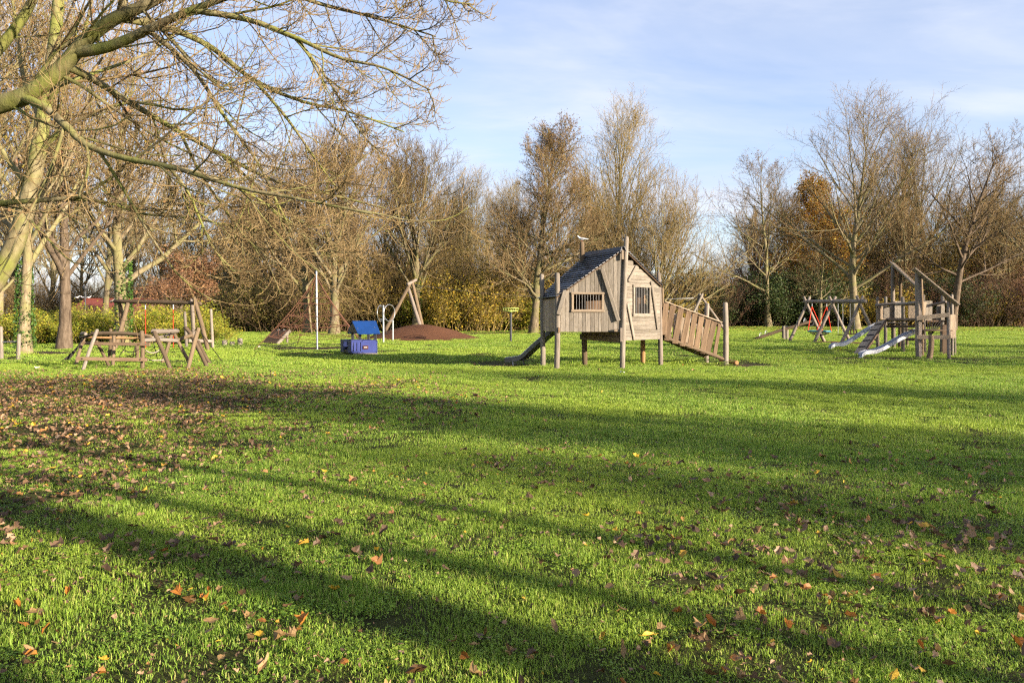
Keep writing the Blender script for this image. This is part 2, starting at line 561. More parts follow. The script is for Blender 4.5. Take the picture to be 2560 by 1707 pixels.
# worn soil: irregular thin sheets just above the lawn sheet
m, t = new_mat('bare_soil')
pos = t.n('ShaderNodeNewGeometry').outputs['Position']
b = t.noise(pos, 5.0, 6.0, 0.7)
col = t.ramp(b, [(0.3, (0.028, 0.019, 0.012)), (0.55, (0.062, 0.040, 0.024)), (0.75, (0.10, 0.07, 0.04))])
finish(t, col, 0.95, b, 0.8, 0.03, 0.1)
M['soil'] = m
m, t = new_mat('rubber_chips')
pos = t.n('ShaderNodeNewGeometry').outputs['Position']
b = t.noise(pos, 60.0, 5.0, 0.75)
b2 = t.noise(pos, 1.3, 4.0, 0.6)
col = t.ramp(b, [(0.3, (0.04, 0.018, 0.010)), (0.5, (0.10, 0.044, 0.023)), (0.72, (0.18, 0.088, 0.048))])
col = t.mix(t.math('MULTIPLY', b2, 0.35), col, (0.10, 0.05, 0.03))
finish(t, col, 0.95, b, 0.7, 0.02, 0.1)
M['chips'] = m
SOIL = []


def patch(name, c, rx, ry, mat, h=0.006, seed=0, rot=0.0):
    rr = np.random.default_rng(seed)
    n = 40
    th = np.arange(n) * 2 * np.pi / n
    ph = rr.uniform(0, 6.28, 4)
    rad = 1 + 0.13 * np.sin(2 * th + ph[0]) + 0.10 * np.sin(3 * th + ph[1]) + 0.07 * np.sin(5 * th + ph[2]) + 0.05 * np.sin(9 * th + ph[3])
    V, F = [(0, 0, 0.0)], []
    rows = 5
    for k in range(1, rows + 1):
        for i in range(n):
            q = k / rows
            V.append((rad[i] * q * rx * math.cos(th[i]), rad[i] * q * ry * math.sin(th[i]), 0.0))
    V = np.array(V)
    ca, sa = math.cos(rot), math.sin(rot)
    wx, wy = c[0] + V[:, 0] * ca - V[:, 1] * sa, c[1] + V[:, 0] * sa + V[:, 1] * ca
    W = np.stack([wx, wy, gz(wx, wy) + h], -1)
    T = [(0, 1 + i, 1 + (i + 1) % n) for i in range(n)]
    Q = [(1 + k * n + i, 1 + (k + 1) * n + i, 1 + (k + 1) * n + (i + 1) % n, 1 + k * n + (i + 1) % n) for k in range(rows - 1) for i in range(n)]
    SOIL.append((c[0], c[1], rx, ry, rot))
    return tag(link(name, np_mesh(name, W, Q, T), mat), kind='structure')


patch('bare_soil', gp(810, 871), 3.2, 1.1, M['soil'], seed=1)
patch('bare_soil', gp(60, 882), 3.6, 1.3, M['soil'], seed=2)
patch('bare_soil', gp(1262, 915), 1.3, 0.5, M['soil'], seed=3)
patch('bare_soil', gp(1850, 914), 1.3, 0.45, M['soil'], seed=4)
patch('bare_soil', gp(2300, 899), 1.6, 0.45, M['soil'], seed=5)
patch('bare_soil', gp(860, 885), 1.0, 0.35, M['soil'], seed=6)
patch('bare_soil', gp(2120, 897), 1.0, 0.4, M['soil'], seed=7)
patch('bare_soil', gp(2055, 876), 1.2, 0.5, M['soil'], seed=8)
patch('woodchip_strip', gp(1250, 834), 9.0, 2.2, M['soil'], seed=9)
patch('woodchip_strip', gp(830, 829), 6.0, 1.8, M['soil'], seed=10)
patch('swing_surface', (17.3, 42.0), 1.2, 3.4, M['chips'], seed=12, rot=0.18)


def in_soil(x, y, grow=0.0):
    k = np.zeros(x.shape, bool)
    for cx, cy, rx, ry, rot in SOIL:
        ca, sa = math.cos(rot), math.sin(rot)
        u, v = (x - cx) * ca + (y - cy) * sa, -(x - cx) * sa + (y - cy) * ca
        k |= (u / (rx + grow)) ** 2 + (v / (ry + grow)) ** 2 < 0.95
    return k


# rubber-chip mound behind the blue play cabin
MC = Vector((-5.5, 48.3, 0))


def mound_h(x, y):
    u, v = (x - MC.x) / 3.9, (y - MC.y) / 4.2
    r = np.sqrt(u * u + v * v)
    q = np.clip(1 - r, 0, 1)
    return 0.84 * (q * q * (3 - 2 * q)) ** 0.75 * (1 + 0.07 * np.sin(2.1 * x + 0.7 * y) * np.sin(1.3 * y))


rr_ = np.linspace(0, 1, 22); tt_ = np.arange(56) * 2 * np.pi / 56
RX = MC.x + np.outer(rr_, np.cos(tt_)) * 3.9 * 1.01
RY = MC.y + np.outer(rr_, np.sin(tt_)) * 4.2 * 1.01
RZ = mound_h(RX, RY) + 0.03 * np.clip(1 - rr_, 0, 1)[:, None] - 0.02 * (rr_[:, None] > 0.98)
Q = [(i * 56 + j, i * 56 + (j + 1) % 56, (i + 1) * 56 + (j + 1) % 56, (i + 1) * 56 + j) for i in range(21) for j in range(56)]
tag(link('mound', np_mesh('mound', np.stack([RX, RY, RZ], -1), Q), M['chips']), kind='structure')

def rot3(V, rx, ry, rz):
    x, y, z = V[..., 0], V[..., 1], V[..., 2]
    c, s = np.cos(rx)[:, None], np.sin(rx)[:, None]; y, z = y * c - z * s, y * s + z * c
    c, s = np.cos(ry)[:, None], np.sin(ry)[:, None]; x, z = x * c + z * s, -x * s + z * c
    c, s = np.cos(rz)[:, None], np.sin(rz)[:, None]; x, y = x * c - y * s, x * s + y * c
    return np.stack([x, y, z], -1)


# ------------------------------------------------------------------ grass
def grass_patch(name, n, size, w, h, seed, mat, lean=(0.15, 0.75)):
    g = np.random.default_rng(seed)
    r = size * np.sqrt(g.uniform(0, 1, n)); th = g.uniform(0, 2 * np.pi, n)
    bx, by = r * np.cos(th), r * np.sin(th)
    az = g.uniform(0, 2 * np.pi, n)
    hh = h * g.uniform(0.45, 1.15, n) * (1 - 0.25 * (r / size) ** 2)
    ln = g.uniform(lean[0], lean[1], n)
    ww = w * g.uniform(0.7, 1.3, n)
    fac = az + g.normal(0, 0.7, n) + np.pi / 2
    wx, wy = np.cos(fac) * ww / 2, np.sin(fac) * ww / 2
    dx, dy = np.cos(az), np.sin(az)
    z0 = np.full(n, -0.01)
    m1 = np.stack([bx + dx * hh * ln * 0.35, by + dy * hh * ln * 0.35, hh * 0.55], -1)
    tp = np.stack([bx + dx * hh * ln * 1.05, by + dy * hh * ln * 1.05, hh * (1 - 0.25 * ln)], -1)
    V = np.stack([np.stack([bx - wx, by - wy, z0], -1), np.stack([bx + wx, by + wy, z0], -1),
                  m1 + np.stack([wx * .8, wy * .8, z0 * 0], -1), m1 - np.stack([wx * .8, wy * .8, z0 * 0], -1), tp], 1)
    k = np.arange(n) * 5
    quads = np.stack([k, k + 1, k + 2, k + 3], -1)
    tris = np.stack([k + 3, k + 2, k + 4], -1)
    me = np_mesh(name, V, quads, tris, False, {'rnd': np.repeat(g.uniform(0, 1, n), 5)})
    me.materials.append(mat)
    return bpy.data.objects.new(name, me)


def weed_patch(name, n, size, seed, mat):
    """clover and chickweed: small round leaves close to the soil"""
    g = np.random.default_rng(seed)
    r = size * np.sqrt(g.uniform(0, 1, n)); th = g.uniform(0, 2 * np.pi, n)
    base = np.array([(0, -0.5, 0), (0.42, -0.15, 0.06), (0.38, 0.35, 0.08), (0, 0.55, 0), (-0.38, 0.35, 0.08), (-0.42, -0.15, 0.06)])
    V = np.broadcast_to(base, (n, 6, 3)) * g.uniform(0.008, 0.017, n)[:, None, None]
    V = rot3(V, g.normal(0, 0.4, n), g.normal(0, 0.4, n), g.uniform(0, 6.28, n))
    V = V + np.stack([r * np.cos(th), r * np.sin(th), g.uniform(0.008, 0.04, n)], -1)[:, None]
    k = np.arange(n) * 6
    me = np_mesh(name, V, np.concatenate([np.stack([k, k + 1, k + 2, k + 3], -1), np.stack([k, k + 3, k + 4, k + 5], -1)]), None, False, {'rnd': np.repeat(g.uniform(0.05, 0.6, n), 6)})
    me.materials.append(mat)
    return bpy.data.objects.new(name, me)


m, t = new_mat('grass_blade')
at_ = t.n('ShaderNodeAttribute', attribute_name='rnd')
pos = t.n('ShaderNodeNewGeometry').outputs['Position']
big = t.noise(pos, 0.22, 1.0, 0.6)
med = t.noise(pos, 1.7, 1.0, 0.6)
col = t.ramp(at_.outputs['Fac'], [(0.0, (0.085, 0.165, 0.018)), (0.40, (0.195, 0.325, 0.036)), (0.80, (0.315, 0.46, 0.060)), (0.91, (0.47, 0.50, 0.13)), (1.0, (0.46, 0.36, 0.16))])
col = t.mix(t.ramp(big, [(0.40, (0, 0, 0)), (0.62, (0.55, 0.55, 0.55))]), col, (0.34, 0.43, 0.05))
col = t.mix(t.ramp(med, [(0.50, (0, 0, 0)), (0.72, (0.5, 0.5, 0.5))]), col, (0.14, 0.225, 0.03))
finish(t, col, 0.5, None, spec=0.25, trans=0.38)
M['grass'] = m


def scatter(name, pts, vi, rot, scl, sources):
    """one object: tufts instanced on scattered points"""
    src = bpy.data.collections.new(name + '_tufts')
    for s in sources:
        src.objects.link(s)
    me = bpy.data.meshes.new(name)
    me.vertices.add(len(pts))
    me.vertices.foreach_set('co', np.asarray(pts, np.float32).ravel())
    a1 = me.attributes.new('vi', 'INT', 'POINT'); a1.data.foreach_set('value', np.asarray(vi, np.int32))
    a2 = me.attributes.new('rot', 'FLOAT_VECTOR', 'POINT'); a2.data.foreach_set('vector', np.asarray(rot, np.float32).ravel())
    a3 = me.attributes.new('scl', 'FLOAT_VECTOR', 'POINT'); a3.data.foreach_set('vector', np.asarray(scl, np.float32).ravel())
    o = bpy.data.objects.new(name, me)
    COL.objects.link(o)
    ng = bpy.data.node_groups.new(name, 'GeometryNodeTree')
    ng.interface.new_socket('Geometry', in_out='INPUT', socket_type='NodeSocketGeometry')
    ng.interface.new_socket('Geometry', in_out='OUTPUT', socket_type='NodeSocketGeometry')
    N = ng.nodes
    gi, go = N.new('NodeGroupInput'), N.new('NodeGroupOutput')
    ci = N.new('GeometryNodeCollectionInfo')
    ci.inputs['Collection'].default_value = src
    ci.inputs['Separate Children'].default_value = True
    ci.inputs['Reset Children'].default_value = True
    ip = N.new('GeometryNodeInstanceOnPoints')
    ip.inputs['Pick Instance'].default_value = True

    def na(nm, ty):
        q = N.new('GeometryNodeInputNamedAttribute'); q.data_type = ty; q.inputs['Name'].default_value = nm
        return q.outputs['Attribute']
    er = N.new('FunctionNodeEulerToRotation')
    Lk = ng.links.new
    Lk(gi.outputs[0], ip.inputs['Points'])
    Lk(ci.outputs[0], ip.inputs['Instance'])
    Lk(na('vi', 'INT'), ip.inputs['Instance Index'])
    Lk(na('rot', 'FLOAT_VECTOR'), er.inputs[0]); Lk(er.outputs[0], ip.inputs['Rotation'])
    Lk(na('scl', 'FLOAT_VECTOR'), ip.inputs['Scale'])
    Lk(ip.outputs[0], go.inputs[0])
    md = o.modifiers.new('scatter', 'NODES'); md.node_group = ng
    return o


def field_pts(y0, y1, dens, margin=2.5, k=0.72):
    """random points on the lawn that the view can reach"""
    A = k * (y1 * y1 - y0 * y0) + 2 * margin * (y1 - y0)
    n = int(A * dens)
    y = np.sqrt(rng.uniform(0, 1, n * 2) * (y1 * y1 - y0 * y0) + y0 * y0)
    x = rng.uniform(-1, 1, n * 2) * (k * y + margin)
    keep = rng.uniform(0, 1, n * 2) < 0.5
    return x[keep], y[keep]


def clump(x, y):
    return 0.5 + 0.5 * np.sin(2.3 * x + 1.1 * np.sin(1.7 * y)) * np.sin(2.9 * y + 1.3 * np.sin(2.1 * x + 0.5))


tufts_n = [grass_patch('tuft_a%d' % i, 260, 0.20, 0.0032, 0.048, 100 + i, M['grass']) for i in range(4)]
tufts_n += [grass_patch('tuft_b%d' % i, 150, 0.15, 0.0036, 0.070, 120 + i, M['grass'], (0.1, 0.55)) for i in range(2)]
tufts_n += [weed_patch('tuft_w%d' % i, 130, 0.16, 130 + i, M['grass']) for i in range(2)]
tufts_m = [grass_patch('tuft_c%d' % i, 520, 0.42, 0.0058, 0.055, 140 + i, M['grass']) for i in range(4)]
tufts_f = [grass_patch('tuft_d%d' % i, 900, 1.0, 0.015, 0.055, 160 + i, M['grass']) for i in range(4)]
for (nm, y0, y1, dens, srcs, lab) in (('grass', 2.3, 9.0, 62, tufts_n, 'bright green grass blades of the foreground lawn'),
                                       ('grass', 8.6, 24.0, 15, tufts_m, 'short green grass of the lawn in front of the wooden playhouse'),
                                       ('grass', 23.0, 95.0, 1.9, tufts_f, 'distant green grass of the lawn around and behind the play equipment')):
    x, y = field_pts(y0, y1, dens)
    ld = litter_d(x, y)
    keep = (rng.uniform(0, 1, len(x)) > ld * 0.82) & ~in_soil(x, y, 0.0 if y0 < 5 else 0.15 if y0 < 20 else 0.55) & (mound_h(x, y) < 0.02)
    bare = clump(x * 0.6, y * 0.6)
    keep &= rng.uniform(0, 1, len(x)) > np.clip((bare - 0.6) * 0.8, 0, 0.2)
    x, y = x[keep], y[keep]
    n = len(x)
    cl = clump(x, y)
    s = (0.35 + 0.62 * cl * clump(x * 0.31 + 2, y * 0.37) + 0.25 * clump(x * 1.9, y * 1.7)) * rng.uniform(0.7, 1.4, n) * (1 - 0.35 * litter_d(x, y))
    rot = np.stack([rng.normal(0, .06, n), rng.normal(0, .06, n), rng.uniform(0, 6.28, n)], -1)
    o = scatter(nm, np.stack([x, y, gz(x, y)], -1), rng.integers(0, len(srcs), n), rot, np.stack([np.ones(n), np.ones(n), s], -1), srcs)
    tag(o, lab, 'grass', kind='stuff')

# ------------------------------------------------------------------ fallen leaves
HALF = [(0.05, -0.02), (0.26, -0.07), (0.37, 0.09), (0.53, 0.21), (0.43, 0.38), (0.43, 0.60), (0.25, 0.64)]
OUT15 = np.array([*HALF, (0.0, 1.0)] + [(-x, y) for x, y in HALF[::-1]])
OUTE = np.array([(0.0, -0.05), (0.16, 0.06), (0.27, 0.25), (0.29, 0.45), (0.22, 0.70), (0.10, 0.90), (0.0, 1.0), (-0.10, 0.90), (-0.22, 0.70), (-0.29, 0.45), (-0.27, 0.25), (-0.16, 0.06)])
OUT7 = np.array([(0.10, -0.03), (0.50, 0.16), (0.30, 0.45), (0.40, 0.66), (0.0, 1.0), (-0.40, 0.66), (-0.30, 0.45), (-0.50, 0.16), (-0.10, -0.03)])


def leaf_shape(out, g, fold=0.0):
    """outline + two centre-line points, curled"""
    o = out.copy()
    o += g.normal(0, 0.045, o.shape)
    v = np.vstack([[(0, 0.40)], o])
    x, y = v[:, 0], v[:, 1] - 0.4
    k1, k2, k3, k4 = g.uniform(-0.3, 1.5), g.uniform(-0.5, 0.8), g.uniform(-0.9, 0.9), g.uniform(-0.3, 0.2)
    z = k1 * x * x + k2 * y * y + k3 * x * y + k4 * np.abs(x) + g.normal(0, 0.02, len(x))
    z = z + fold * np.abs(x)
    wid = g.uniform(0.55, 1.0)
    V = np.stack([x * wid, y, z], -1)
    n = len(out)
    T = [(0, 1 + i, 1 + (i + 1) % n) for i in range(n)]
    return V, np.array(T)


def flat_leaf_mat(name, c, var):
    m, t = new_mat(name)
    oc = t.n('ShaderNodeTexCoord').outputs['Object']
    oi = t.n('ShaderNodeObjectInfo')
    n = t.noise(oc, 22.0, 4.0, 0.65)
    hi = tuple(min(1, x * (1 + var)) for x in c); lo = tuple(x * (1 - var) for x in c)
    col = t.ramp(n, [(0.3, lo), (0.7, hi)])
    tone = t.math('ADD', 0.6, t.math('MULTIPLY', oi.outputs['Random'], 0.7))
    col = t.mix(1.0, col, t.n('ShaderNodeCombineColor', ins={0: tone, 1: tone, 2: tone}).outputs[0], 'MULTIPLY')
    finish(t, col, 0.5, n, 0.25, 0.01, 0.35, trans=0.18)
    return m


KINDS = [('yellow', (0.44, 0.28, 0.025), 0.07, 'bright yellow lobed leaf lying in the grass of the foreground lawn'),
         ('orange', (0.30, 0.12, 0.022), 0.21, 'orange brown lobed leaf lying in the grass of the foreground lawn'),
         ('tan', (0.25, 0.155, 0.062), 0.38, 'pale tan curled leaf lying in the grass of the foreground lawn'),
         ('brown', (0.10, 0.053, 0.019), 0.34, 'dark brown withered leaf lying in the grass of the foreground lawn')]
lm = [flat_leaf_mat('fallen_leaf_' + k[0], k[1], 0.35) for k in KINDS]
shapes = []
for ki in range(4):
    row = []
    for j in range(7):
        V, T = leaf_shape(OUTE if j in (3, 4, 5) else OUT15, rng, (0.1, 0.25, -0.3, 0.3, 1.2, 0.1, 0.35)[j])
        # thin stalk
        sx = 0.02
        n0 = len(V)
        V = np.vstack([V, [(-sx, -0.38, 0.0), (sx, -0.38, 0.0), (rng.uniform(-.1, .1), -0.85, 0.1)]])
        T = np.vstack([T, [(n0, n0 + 1, n0 + 2)]])
        me = np_mesh('fallen_leaf', V, None, T, False)
        me.materials.append(lm[ki])
        row.append(me)
    shapes.append(row)
# candidate positions: sparse everywhere, more to the lower right, a carpet under the tree
x, y = field_pts(2.4, 9.5, 90.0, 1.2)
pr = 2.2 * (0.13 + 0.9 * np.clip((x - 0.3) / 2.5, 0, 1) * np.clip((7.5 - y) / 3, 0, 1) + 0.20 * np.clip((-x - 0.5) / 2.5, 0, 1) * np.clip((6 - y) / 2, 0, 1))
pr = pr * np.clip(1.25 - 0.07 * y, 0.3, 1) * (0.2 + 1.7 * clump(x * 0.8 + 1, y * 0.8) ** 1.5)
k = rng.uniform(0, 1, len(x)) < pr
lx, ly = x[k], y[k]
inview = np.abs(lx) < 0.645 * ly
order = np.argsort(ly + 100 * (~inview))
near = order[:300]
rest = order[300:]
prob = np.array([k[2] for k in KINDS])
for q in near:
    ki = rng.choice(4, p=prob)
    o = bpy.data.objects.new('fallen_leaf', shapes[ki][rng.integers(0, 7)])
    COL.objects.link(o)
    s = 0.033 + 0.062 * rng.beta(1.5, 2.6)
    o.location = (lx[q], ly[q], float(gz(lx[q], ly[q])) + rng.uniform(0.022, 0.05))
    o.rotation_euler = (rng.normal(0.05, 0.45), rng.normal(0, 0.45), rng.uniform(0, 6.28))
    o.scale = (s, s, s)
    tag(o, KINDS[ki][3], 'leaf', 'fallen leaves on the foreground grass: ' + KINDS[ki][0])
x2, y2 = field_pts(8.0, 34.0, 8.0, 2.0)
k = rng.uniform(0, 1, len(x2)) < 0.20 * np.clip(1.35 - y2 / 26, 0.05, 1) * (0.4 + 1.2 * clump(x2 * 0.4, y2 * 0.4))
x3 = rng.uniform(-21, 1, 62000); y3 = rng.uniform(5, 23.5, 62000)
k3 = (rng.uniform(0, 1, len(x3)) < litter_d(x3, y3)) & (x3 > -0.72 * y3 - 2.5)
xd, yd = field_pts(2.4, 9.0, 200.0, 0.8)
kd = rng.uniform(0, 1, len(xd)) < 0.15 + 0.75 * np.clip((clump(xd * 0.6, yd * 0.6) - 0.5) * 2, 0, 1)
xd, yd = xd[kd], yd[kd]
x4 = rng.uniform(-16, 6, 1600); y4 = rng.uniform(57, 66, 1600)
LX = np.concatenate([lx[rest], x2[k], x3[k3], x4, xd]); LY = np.concatenate([ly[rest], y2[k], y3[k3], y4, yd])
n = len(LX)
OUTN = np.array([(0.05, -0.04), (0.24, 0.2), (0.29, 0.48), (0.18, 0.78), (0.0, 1.0), (-0.18, 0.78), (-0.29, 0.48), (-0.24, 0.2), (-0.05, -0.04)])
sh = [leaf_shape(OUT7 if q % 3 else OUTN, rng, 0.15 * (q % 5)) for q in range(12)]
which = rng.integers(0, 12, n)
lsz = rng.uniform(0.03, 0.078, n)
lsz[n - len(xd):] = rng.uniform(0.010, 0.032, len(xd))
SV = np.stack([s[0] for s in sh])[which] * lsz[:, None, None]
rx, ry, rz = rng.normal(0.1, 0.42, n), rng.normal(0, 0.42, n), rng.uniform(0, 6.28, n)


SV = rot3(SV, rx, ry, rz)
SV += np.stack([LX, LY, gz(LX, LY) + rng.uniform(0.012, 0.05, n)], -1)[:, None]
nv = SV.shape[1]
TT = (np.arange(n) * nv)[:, None, None] + sh[0][1][None]
litter_me = np_mesh('leaf_litter', SV, None, TT.reshape(-1, 3), False, {'rnd': np.repeat(rng.uniform(0, 1, n), nv)})
M['litter'] = leafm('leaf_litter', [(0.0, (0.05, 0.03, 0.017)), (0.4, (0.105, 0.062, 0.034)), (0.65, (0.19, 0.115, 0.065)), (0.88, (0.31, 0.205, 0.12)), (0.96, (0.26, 0.11, 0.03)), (0.985, (0.45, 0.29, 0.03))], 0.12, obj_var=0.0)
xf = rng.uniform(10, 52, 5200); yf = rng.uniform(68, 90, 5200)
kf = rng.uniform(0, 1, 5200) < 0.35 + 0.65 * clump(xf * 0.3, yf * 0.3)
xf, yf = xf[kf], yf[kf]
nf = len(xf)
FV = rot3(np.stack([s[0] for s in sh])[rng.integers(0, 12, nf)] * rng.uniform(0.09, 0.16, nf)[:, None, None], rng.normal(0.3, 0.5, nf), rng.normal(0, 0.5, nf), rng.uniform(0, 6.28, nf))
FV += np.stack([xf, yf, gz(xf, yf) + 0.05], -1)[:, None]
M['litter_yellow'] = leafm('yellow_leaf_litter', [(0.0, (0.16, 0.09, 0.03)), (0.5, (0.30, 0.20, 0.03)), (1.0, (0.42, 0.32, 0.04))], 0.15, obj_var=0.0)
tag(link('leaf_litter', np_mesh('leaf_litter', FV, None, ((np.arange(nf) * nv)[:, None, None] + sh[0][1][None]).reshape(-1, 3), False, {'rnd': np.repeat(rng.uniform(0, 1, nf), nv)}), M['litter_yellow']), 'yellow fallen leaves strewn along the far wood edge on the right', 'leaves', kind='stuff')
tag(link('leaf_litter', litter_me, M['litter']), 'carpet of brown fallen leaves on the lawn below the overhanging tree', 'leaves', kind='stuff')
# ------------------------------------------------------------------ trees
def nrm(v):
    return v / (np.linalg.norm(v, axis=-1, keepdims=True) + 1e-9)


def walk(g, p0, d0, L, n, wig, up, updecay=0.0):
    """polylines: start p0 (B,3), direction d0, length L (B,), n points; bends towards up"""
    B = len(p0)
    P = np.zeros((B, n, 3)); P[:, 0] = p0
    d = nrm(d0)
    st = (L / (n - 1))[:, None]
    for i in range(1, n):
        d = d + g.normal(0, wig, (B, 3))
        d[:, 2] += up if np.isscalar(up) else up(i / (n - 1))
        d = nrm(d)
        P[:, i] = P[:, i - 1] + d * st
    return P


def spawn(g, P, R, L, nc, t0, t1, ang, asd, lenf, n, wig, up, rf=(0.45, 0.7), rmin=0.003, shape=None, flat=0.0, tip=0.25, rcap=0.03):
    """children along parent polylines; returns P,R,L of the children"""
    B, m, _ = P.shape
    idx = np.repeat(np.arange(B), nc)
    j = np.tile(np.arange(nc), B)
    t = t0 + (t1 - t0) * (j + g.uniform(0, 1, len(j))) / nc
    f = np.clip(t, 0, 0.999) * (m - 1)
    i = f.astype(int); fr = (f - i)[:, None]
    pos = P[idx, i] * (1 - fr) + P[idx, i + 1] * fr
    T = nrm(P[idx, i + 1] - P[idx, i])
    rp = R[idx, i] * (1 - fr[:, 0]) + R[idx, i + 1] * fr[:, 0]
    ref = np.where(np.abs(T[:, 2:3]) > 0.9, np.array([[1.0, 0, 0]]), np.array([[0, 0, 1.0]]))
    u = nrm(np.cross(T, ref)); v = np.cross(T, u)
    az = j * 2.39996 + g.uniform(0, 6.28, B)[idx] + g.normal(0, 0.4, len(j))
    if flat > 0:
        side = np.where(j % 2 == 0, 0.0, np.pi) + g.normal(0, 0.9 * (1 - flat), len(j))
        az = az * (1 - flat) + side * flat if flat < 1 else side
    a = np.radians(ang(t) if callable(ang) else ang) + g.normal(0, np.radians(asd), len(t))
    d = T * np.cos(a)[:, None] + (u * np.cos(az)[:, None] + v * np.sin(az)[:, None]) * np.sin(a)[:, None]
    Lc = L[idx] * (lenf(t) if callable(lenf) else lenf) * g.uniform(0.65, 1.25, len(t))
    r0 = np.maximum(np.minimum(rp * g.uniform(rf[0], rf[1], len(t)), rcap * Lc), rmin)
    Pc = walk(g, pos, d, Lc, n, wig, up)
    s = np.linspace(0, 1, n)[None]
    Rc = r0[:, None] * (1 - (1 - tip) * s)
    return Pc, Rc, Lc


def tube_arrays(P, R, k):
    B, n, _ = P.shape
    T = nrm(np.gradient(P, axis=1))
    D = nrm(P[:, -1] - P[:, 0])
    ref = np.where(np.abs(D[:, 2:3]) > 0.8, np.array([[1.0, 0.2, 0]]), np.array([[0.1, 0.1, 1.0]]))
    U = nrm(np.cross(T, np.broadcast_to(ref[:, None], T.shape)))
    W = np.cross(T, U)
    th = np.arange(k) * 2 * np.pi / k
    V = P[:, :, None] + R[:, :, None, None] * (np.cos(th)[None, None, :, None] * U[:, :, None] + np.sin(th)[None, None, :, None] * W[:, :, None])
    b = (np.arange(B) * n * k)[:, None, None]
    i = (np.arange(n - 1) * k)[None, :, None]
    j = np.arange(k)[None, None]
    j2 = (np.arange(k) + 1) % k
    q = np.stack([b + i + j, b + i + j2[None, None], b + i + k + j2[None, None], b + i + k + j], -1)
    return V.reshape(-1, 3), q.reshape(-1, 4)


def tubes_mesh(name, groups):
    """groups: list of (P,R,k)"""
    Vs, Qs, c = [], [], 0
    for P, R, k in groups:
        V, q = tube_arrays(P, R, k)
        Vs.append(V); Qs.append(q + c); c += len(V)
    return np_mesh(name, np.concatenate(Vs), np.concatenate(Qs))


def leaf_cloud(name, C, size, g, mat, up=0.4):
    """leaf-sized folded faces at centres C"""
    n = len(C)
    s = size * g.uniform(0.6, 1.3, n)
    base = np.array([(0, -0.5, 0), (0.34, 0.0, 0.10), (0, 0.5, 0), (-0.34, 0.0, 0.10)])
    V = np.broadcast_to(base, (n, 4, 3)) * s[:, None, None]
    V = rot3(V, g.normal(0.3, 0.7, n), g.normal(0, 0.7, n), g.uniform(0, 6.28, n)) + C[:, None]
    k = np.arange(n) * 4
    me = np_mesh(name, V, np.stack([k, k + 1, k + 2, k + 3], -1), None, False, {'rnd': np.repeat(np.clip(g.normal(0.5, 0.25, n), 0, 1), 4)})
    me.materials.append(mat)
    return me


def tips(P, g, n, spread):
    b = g.integers(0, len(P), n)
    i = g.integers(1, P.shape[1], n)
    return P[b, i] + g.normal(0, spread, (n, 3))


def make_tree(seed, H, trunk_r, first, n1, ang1, len1, up1, n2=9, n3=8, n4=7, len2=0.50, len3=0.40, len4=0.42, wig=0.09,
              up2=0.08, trunk_to=0.92, lean=0.0, multi=0, t2=0.22, twig_r=0.010, up3=0.09, tilt=None, ang2=42):
    """generic broadleaf tree in winter. Returns level arrays"""
    g = np.random.default_rng(seed)
    # trunk
    n = 12
    d0 = np.array([[lean, 0.02, 1.0]]) if tilt is None else np.array([tilt])
    P0 = walk(g, np.zeros((1, 3)), d0, np.array([H * trunk_to]), n, 0.035, 0.03)
    s = np.linspace(0, 1, n)
    R0 = (trunk_r * (1 - s) ** 0.9 + 0.015)[None]
    R0[:, 0] *= 1.35
    L0 = np.array([H])
    lv = [(P0, R0, L0)]
    P1, R1, L1 = spawn(g, P0, R0, L0, n1, first, 0.98, ang1, 7, len1, 9, wig * 0.8, up1, (0.38, 0.62), 0.02, tip=0.15)
    lv.append((P1, R1, L1))
    P2, R2, L2 = spawn(g, P1, R1, L1, n2, t2, 0.98, ang2, 10, lambda t: len2 * (1.2 - 0.6 * t), 7, wig * 0.8, up2, (0.45, 0.7), 0.022, tip=0.3)
    lv.append((P2, R2, L2))
    P3, R3, L3 = spawn(g, P2, R2, L2, n3, 0.18, 1.0, 38, 10, lambda t: len3 * (1.2 - 0.55 * t), 4, wig * 0.9, up3, (0.5, 0.7), twig_r * 1.15, tip=0.45)
    lv.append((P3, R3, L3))
    P4, R4, L4 = spawn(g, P3, R3, L3, n4, 0.2, 1.0, 36, 12, len4, 2, wig, up3, (0.5, 0.7), twig_r * 0.8, tip=0.5)
    lv.append((P4, R4, L4))
    return lv, g


def tree_meshes(name, lv, barkm, twigm):
    tr = tubes_mesh(name + '_trunk', [(lv[0][0], lv[0][1], 12), (lv[1][0], lv[1][1], 7), (lv[2][0], lv[2][1], 4)])
    tr.materials.append(M[barkm])
    cr = tubes_mesh(name + '_crown', [(lv[3][0], lv[3][1], 3), (lv[4][0], lv[4][1], 3)])
    cr.materials.append(M[twigm])
    return tr, cr


def lin(a, b):
    return lambda t: a + (b - a) * t


SPEC = {}


def species(key, barkm, twigm, leaves=None, **kw):
    lv, g = make_tree(**kw)
    tr, cr = tree_meshes(key, lv, barkm, twigm)
    extra = []
    if leaves:
        for (matn, n, size, lo, spread, src) in leaves:
            C = tips(lv[src][0], g, n, spread)
            if lo is not None:
                C = C[C[:, 2] > lo]
            extra.append(leaf_cloud(key + '_leaves', C, size, g, M[matn]))
    SPEC[key] = dict(trunk=tr, crown=cr, leaves=extra, H=kw['H'])


# a broad oval park tree with some brown leaves left in its top
species('oval', 'bark_grey', 'twig_grey', [('leaf_brown', 8000, 0.11, 8.5, 0.25, 3), ('leaf_olive', 2600, 0.10, 11.0, 0.3, 3)], seed=3, H=17.0, trunk_r=0.31, first=0.16, n1=42,
        ang1=lin(74, 24), len1=lambda t: 0.42 * (1.08 - 0.74 * t), up1=0.05, n2=11, n3=9, n4=7, wig=0.11, up2=0.09, up3=0.09)
